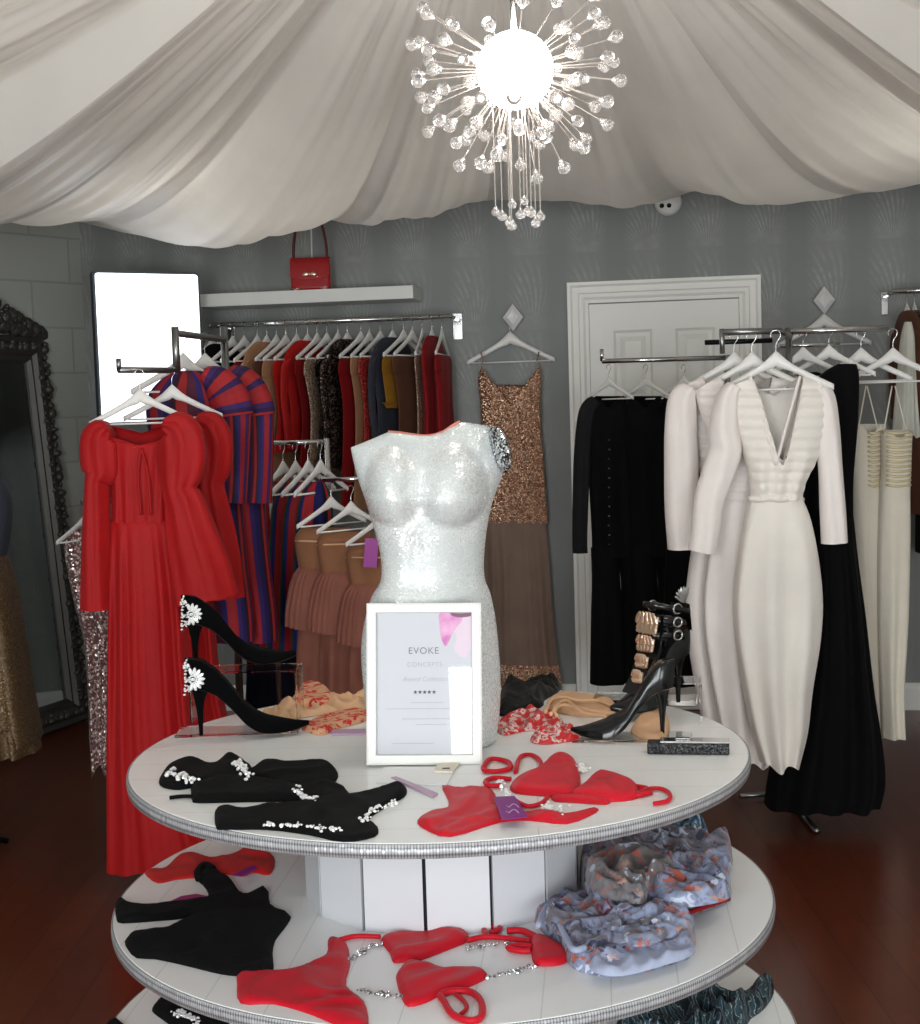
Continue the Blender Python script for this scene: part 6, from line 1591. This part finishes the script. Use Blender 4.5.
# ------------------------------------------------------------------ emergency light
q = on_wall(668, 202.5, .0)
EL = thing('emergency_light', 'round white wall fitting with two dark lenses under the drape beside the door', 'wall light', q, None, -YAW)
b_ = lathe('body', [(.001, 0), (.064, 0), (.066, .02), (.059, .034), (.046, .042), (.001, .044)], M['white_wood'], EL, 40, (0, 0, 0), True); b_.rotation_euler.x = pi / 2
for x in (-.030, .004):
    l_ = lathe('lens', [(.001, .0), (.010, .0), (.012, -.004), (.010, .010), (.001, .012)], M['patent'], EL, 20, (0, 0, 0), True); l_.rotation_euler.x = pi / 2; l_.location = (x, -.042, -.020)

# ------------------------------------------------------------------ carved mirror leaning on the wall
mA = PZ(84, 720, 0); mA.z = 0
MW, MH = .98, 1.93
bx_ = Vector((-.375, -.927, 0)).normalized(); by_ = Vector((-.927, .375, 0)).normalized()     # along the frame, and back towards the wall
tiltm = math.asin(.16 / MH)
MR = thing('wall_mirror', 'tall mirror in a carved dark silver frame leaning on the side wall', 'mirror', (mA.x, mA.y, 0))
upv = Vector((0, 0, 1)) * math.cos(tiltm) + by_ * math.sin(tiltm); nv = by_ * math.cos(tiltm) - Vector((0, 0, 1)) * math.sin(tiltm)
def mp(x, y, z): return mA + bx_ * x + nv * y + upv * z + Vector((0, 0, .004))
FWm = .13
M['antique'] = plain('antique_dark_silver', (78, 76, 72), .48, .5)
M['mirror_glass'] = plain('mirror_glass', (170, 176, 176), .04, 1.0)
secs = [(0, .0), (0, -.03), (.012, -.045), (.035, -.04), (.05, -.055), (.085, -.05), (.10, -.03), (.115, -.034), (FWm, -.015), (FWm, .0)]
rows = []
for cx, cz, sx_, sz_ in ((0, 0, 1, 1), (MW, 0, -1, 1), (MW, MH, -1, -1), (0, MH, 1, -1), (0, 0, 1, 1)):
    rows.append([mp(cx + sx_ * w, y, cz + sz_ * w) for w, y in secs])
grid('carved_frame', rows, M['antique'], MR, False, False, False)
bm = bmesh.new()
def along(x0, z0, x1, z1, n, r):
    for k in range(n):
        f = (k + .5) / n; c = mp(x0 + (x1 - x0) * f, -.052, z0 + (z1 - z0) * f); rr = r * (1 + .35 * math.sin(k * 2.4))
        bm_ball(bm, c, rr, 8, (1, 1, .8 + .3 * math.cos(k * 1.7)))
        bm_ball(bm, c + Vector((random.uniform(-.4, .4), random.uniform(-.4, .4), random.uniform(.5, 1))) * rr, rr * .55, 6)
along(.03, .06, .03, MH - .05, 46, .020); along(.075, .1, .075, MH - .1, 40, .013)
along(.06, MH - .06, MW - .06, MH - .06, 26, .022); along(.06, .06, MW - .06, .06, 22, .018); along(MW - .05, .06, MW - .05, MH - .05, 40, .02)
from_bm('carved_beading', bm, M['antique'], MR, False, True)
# crest
bm = bmesh.new()
for k in range(44):
    f = k / 43; x = MW * (.0 + 1.0 * f); z = MH + .015 + .16 * math.sin(pi * f) ** 1.1 * (.75 + .25 * math.sin(k * 1.9))
    bm_ball(bm, mp(x, -.03, z), .030 + .012 * math.sin(k * 2.7), 8, (1, .8, 1)); bm_ball(bm, mp(x, -.025, MH + (z - MH) * .45), .034, 8)
    bm_ball(bm, mp(x + .012, -.05, z + .01), .014, 6)
from_bm('carved_crest', bm, M['antique'], MR, False, True)
bm = bmesh.new(); q = [mp(x, -.008, z) for x, z in ((FWm - .005, FWm - .005), (MW - FWm + .005, FWm - .005), (MW - FWm + .005, MH - FWm + .005), (FWm - .005, MH - FWm + .005))]
q2 = [p + nv * .006 for p in q]
a_ = [bm.verts.new(p) for p in q]; b2_ = [bm.verts.new(p) for p in q2]
bm.faces.new(a_); bm.faces.new(b2_[::-1])
for i in range(4): bm.faces.new((a_[i], b2_[i], b2_[(i + 1) % 4], a_[(i + 1) % 4]))
from_bm('mirror_pane', bm, M['mirror_glass'], MR)

# ------------------------------------------------------------------ camera and light
cam = bpy.data.cameras.new('camera'); co = bpy.data.objects.new('camera', cam); link(co)
cam.sensor_fit = 'HORIZONTAL'; cam.sensor_width = 36; cam.lens = 36 * F / 920; cam.clip_start = .05
m = Matrix((RIGHT, UP, -FWD)).transposed().to_4x4(); m.translation = CAMLOC
co.matrix_world = m; SC.camera = co
def area(name, loc, target, sx_, sy_, power, col):
    l = bpy.data.lights.new(name, 'AREA'); l.shape = 'RECTANGLE'; l.size = sx_; l.size_y = sy_; l.energy = power; l.color = col
    o = bpy.data.objects.new(name, l); link(o); o.location = loc
    o.rotation_euler = (Vector(target) - Vector(loc)).to_track_quat('-Z', 'Y').to_euler(); return o
for k, (a_, b_) in enumerate(OPEN):
    hh_ = RH - .3 - HEADS[k] - .12; wc = wall_pt((a_ + b_) / 2, DEP + .02, .36 + hh_ / 2)
    area('shop_window_daylight', wc, wc - WN * 3, b_ - a_ - .12, hh_, (40, 32)[k] * (b_ - a_ - .12) * hh_, (.94, .985, 1.0))
# lamps between the ceiling and the voile
for k, (s, off) in enumerate(((1.2, 1.6), (4.0, 1.6), (1.0, 4.0), (4.3, 4.2))):
    l = bpy.data.lights.new('ceiling_downlight', 'POINT'); l.energy = 14; l.color = (1, .95, .88); l.shadow_soft_size = .06
    o = bpy.data.objects.new('ceiling_downlight', l); link(o); o.location = wall_pt(s, off, RH - .06)
w = bpy.data.worlds.new('daylight'); SC.world = w; w.use_nodes = True
bg = w.node_tree.nodes['Background']; bg.inputs[0].default_value = (.75, .85, 1, 1); bg.inputs[1].default_value = .6
vs_ = SC.view_settings
SC.display_settings.display_device = 'sRGB'; vs_.view_transform = 'Standard'; vs_.look = 'None'; vs_.gamma = 1; vs_.use_curve_mapping = False; vs_.exposure = 0.12
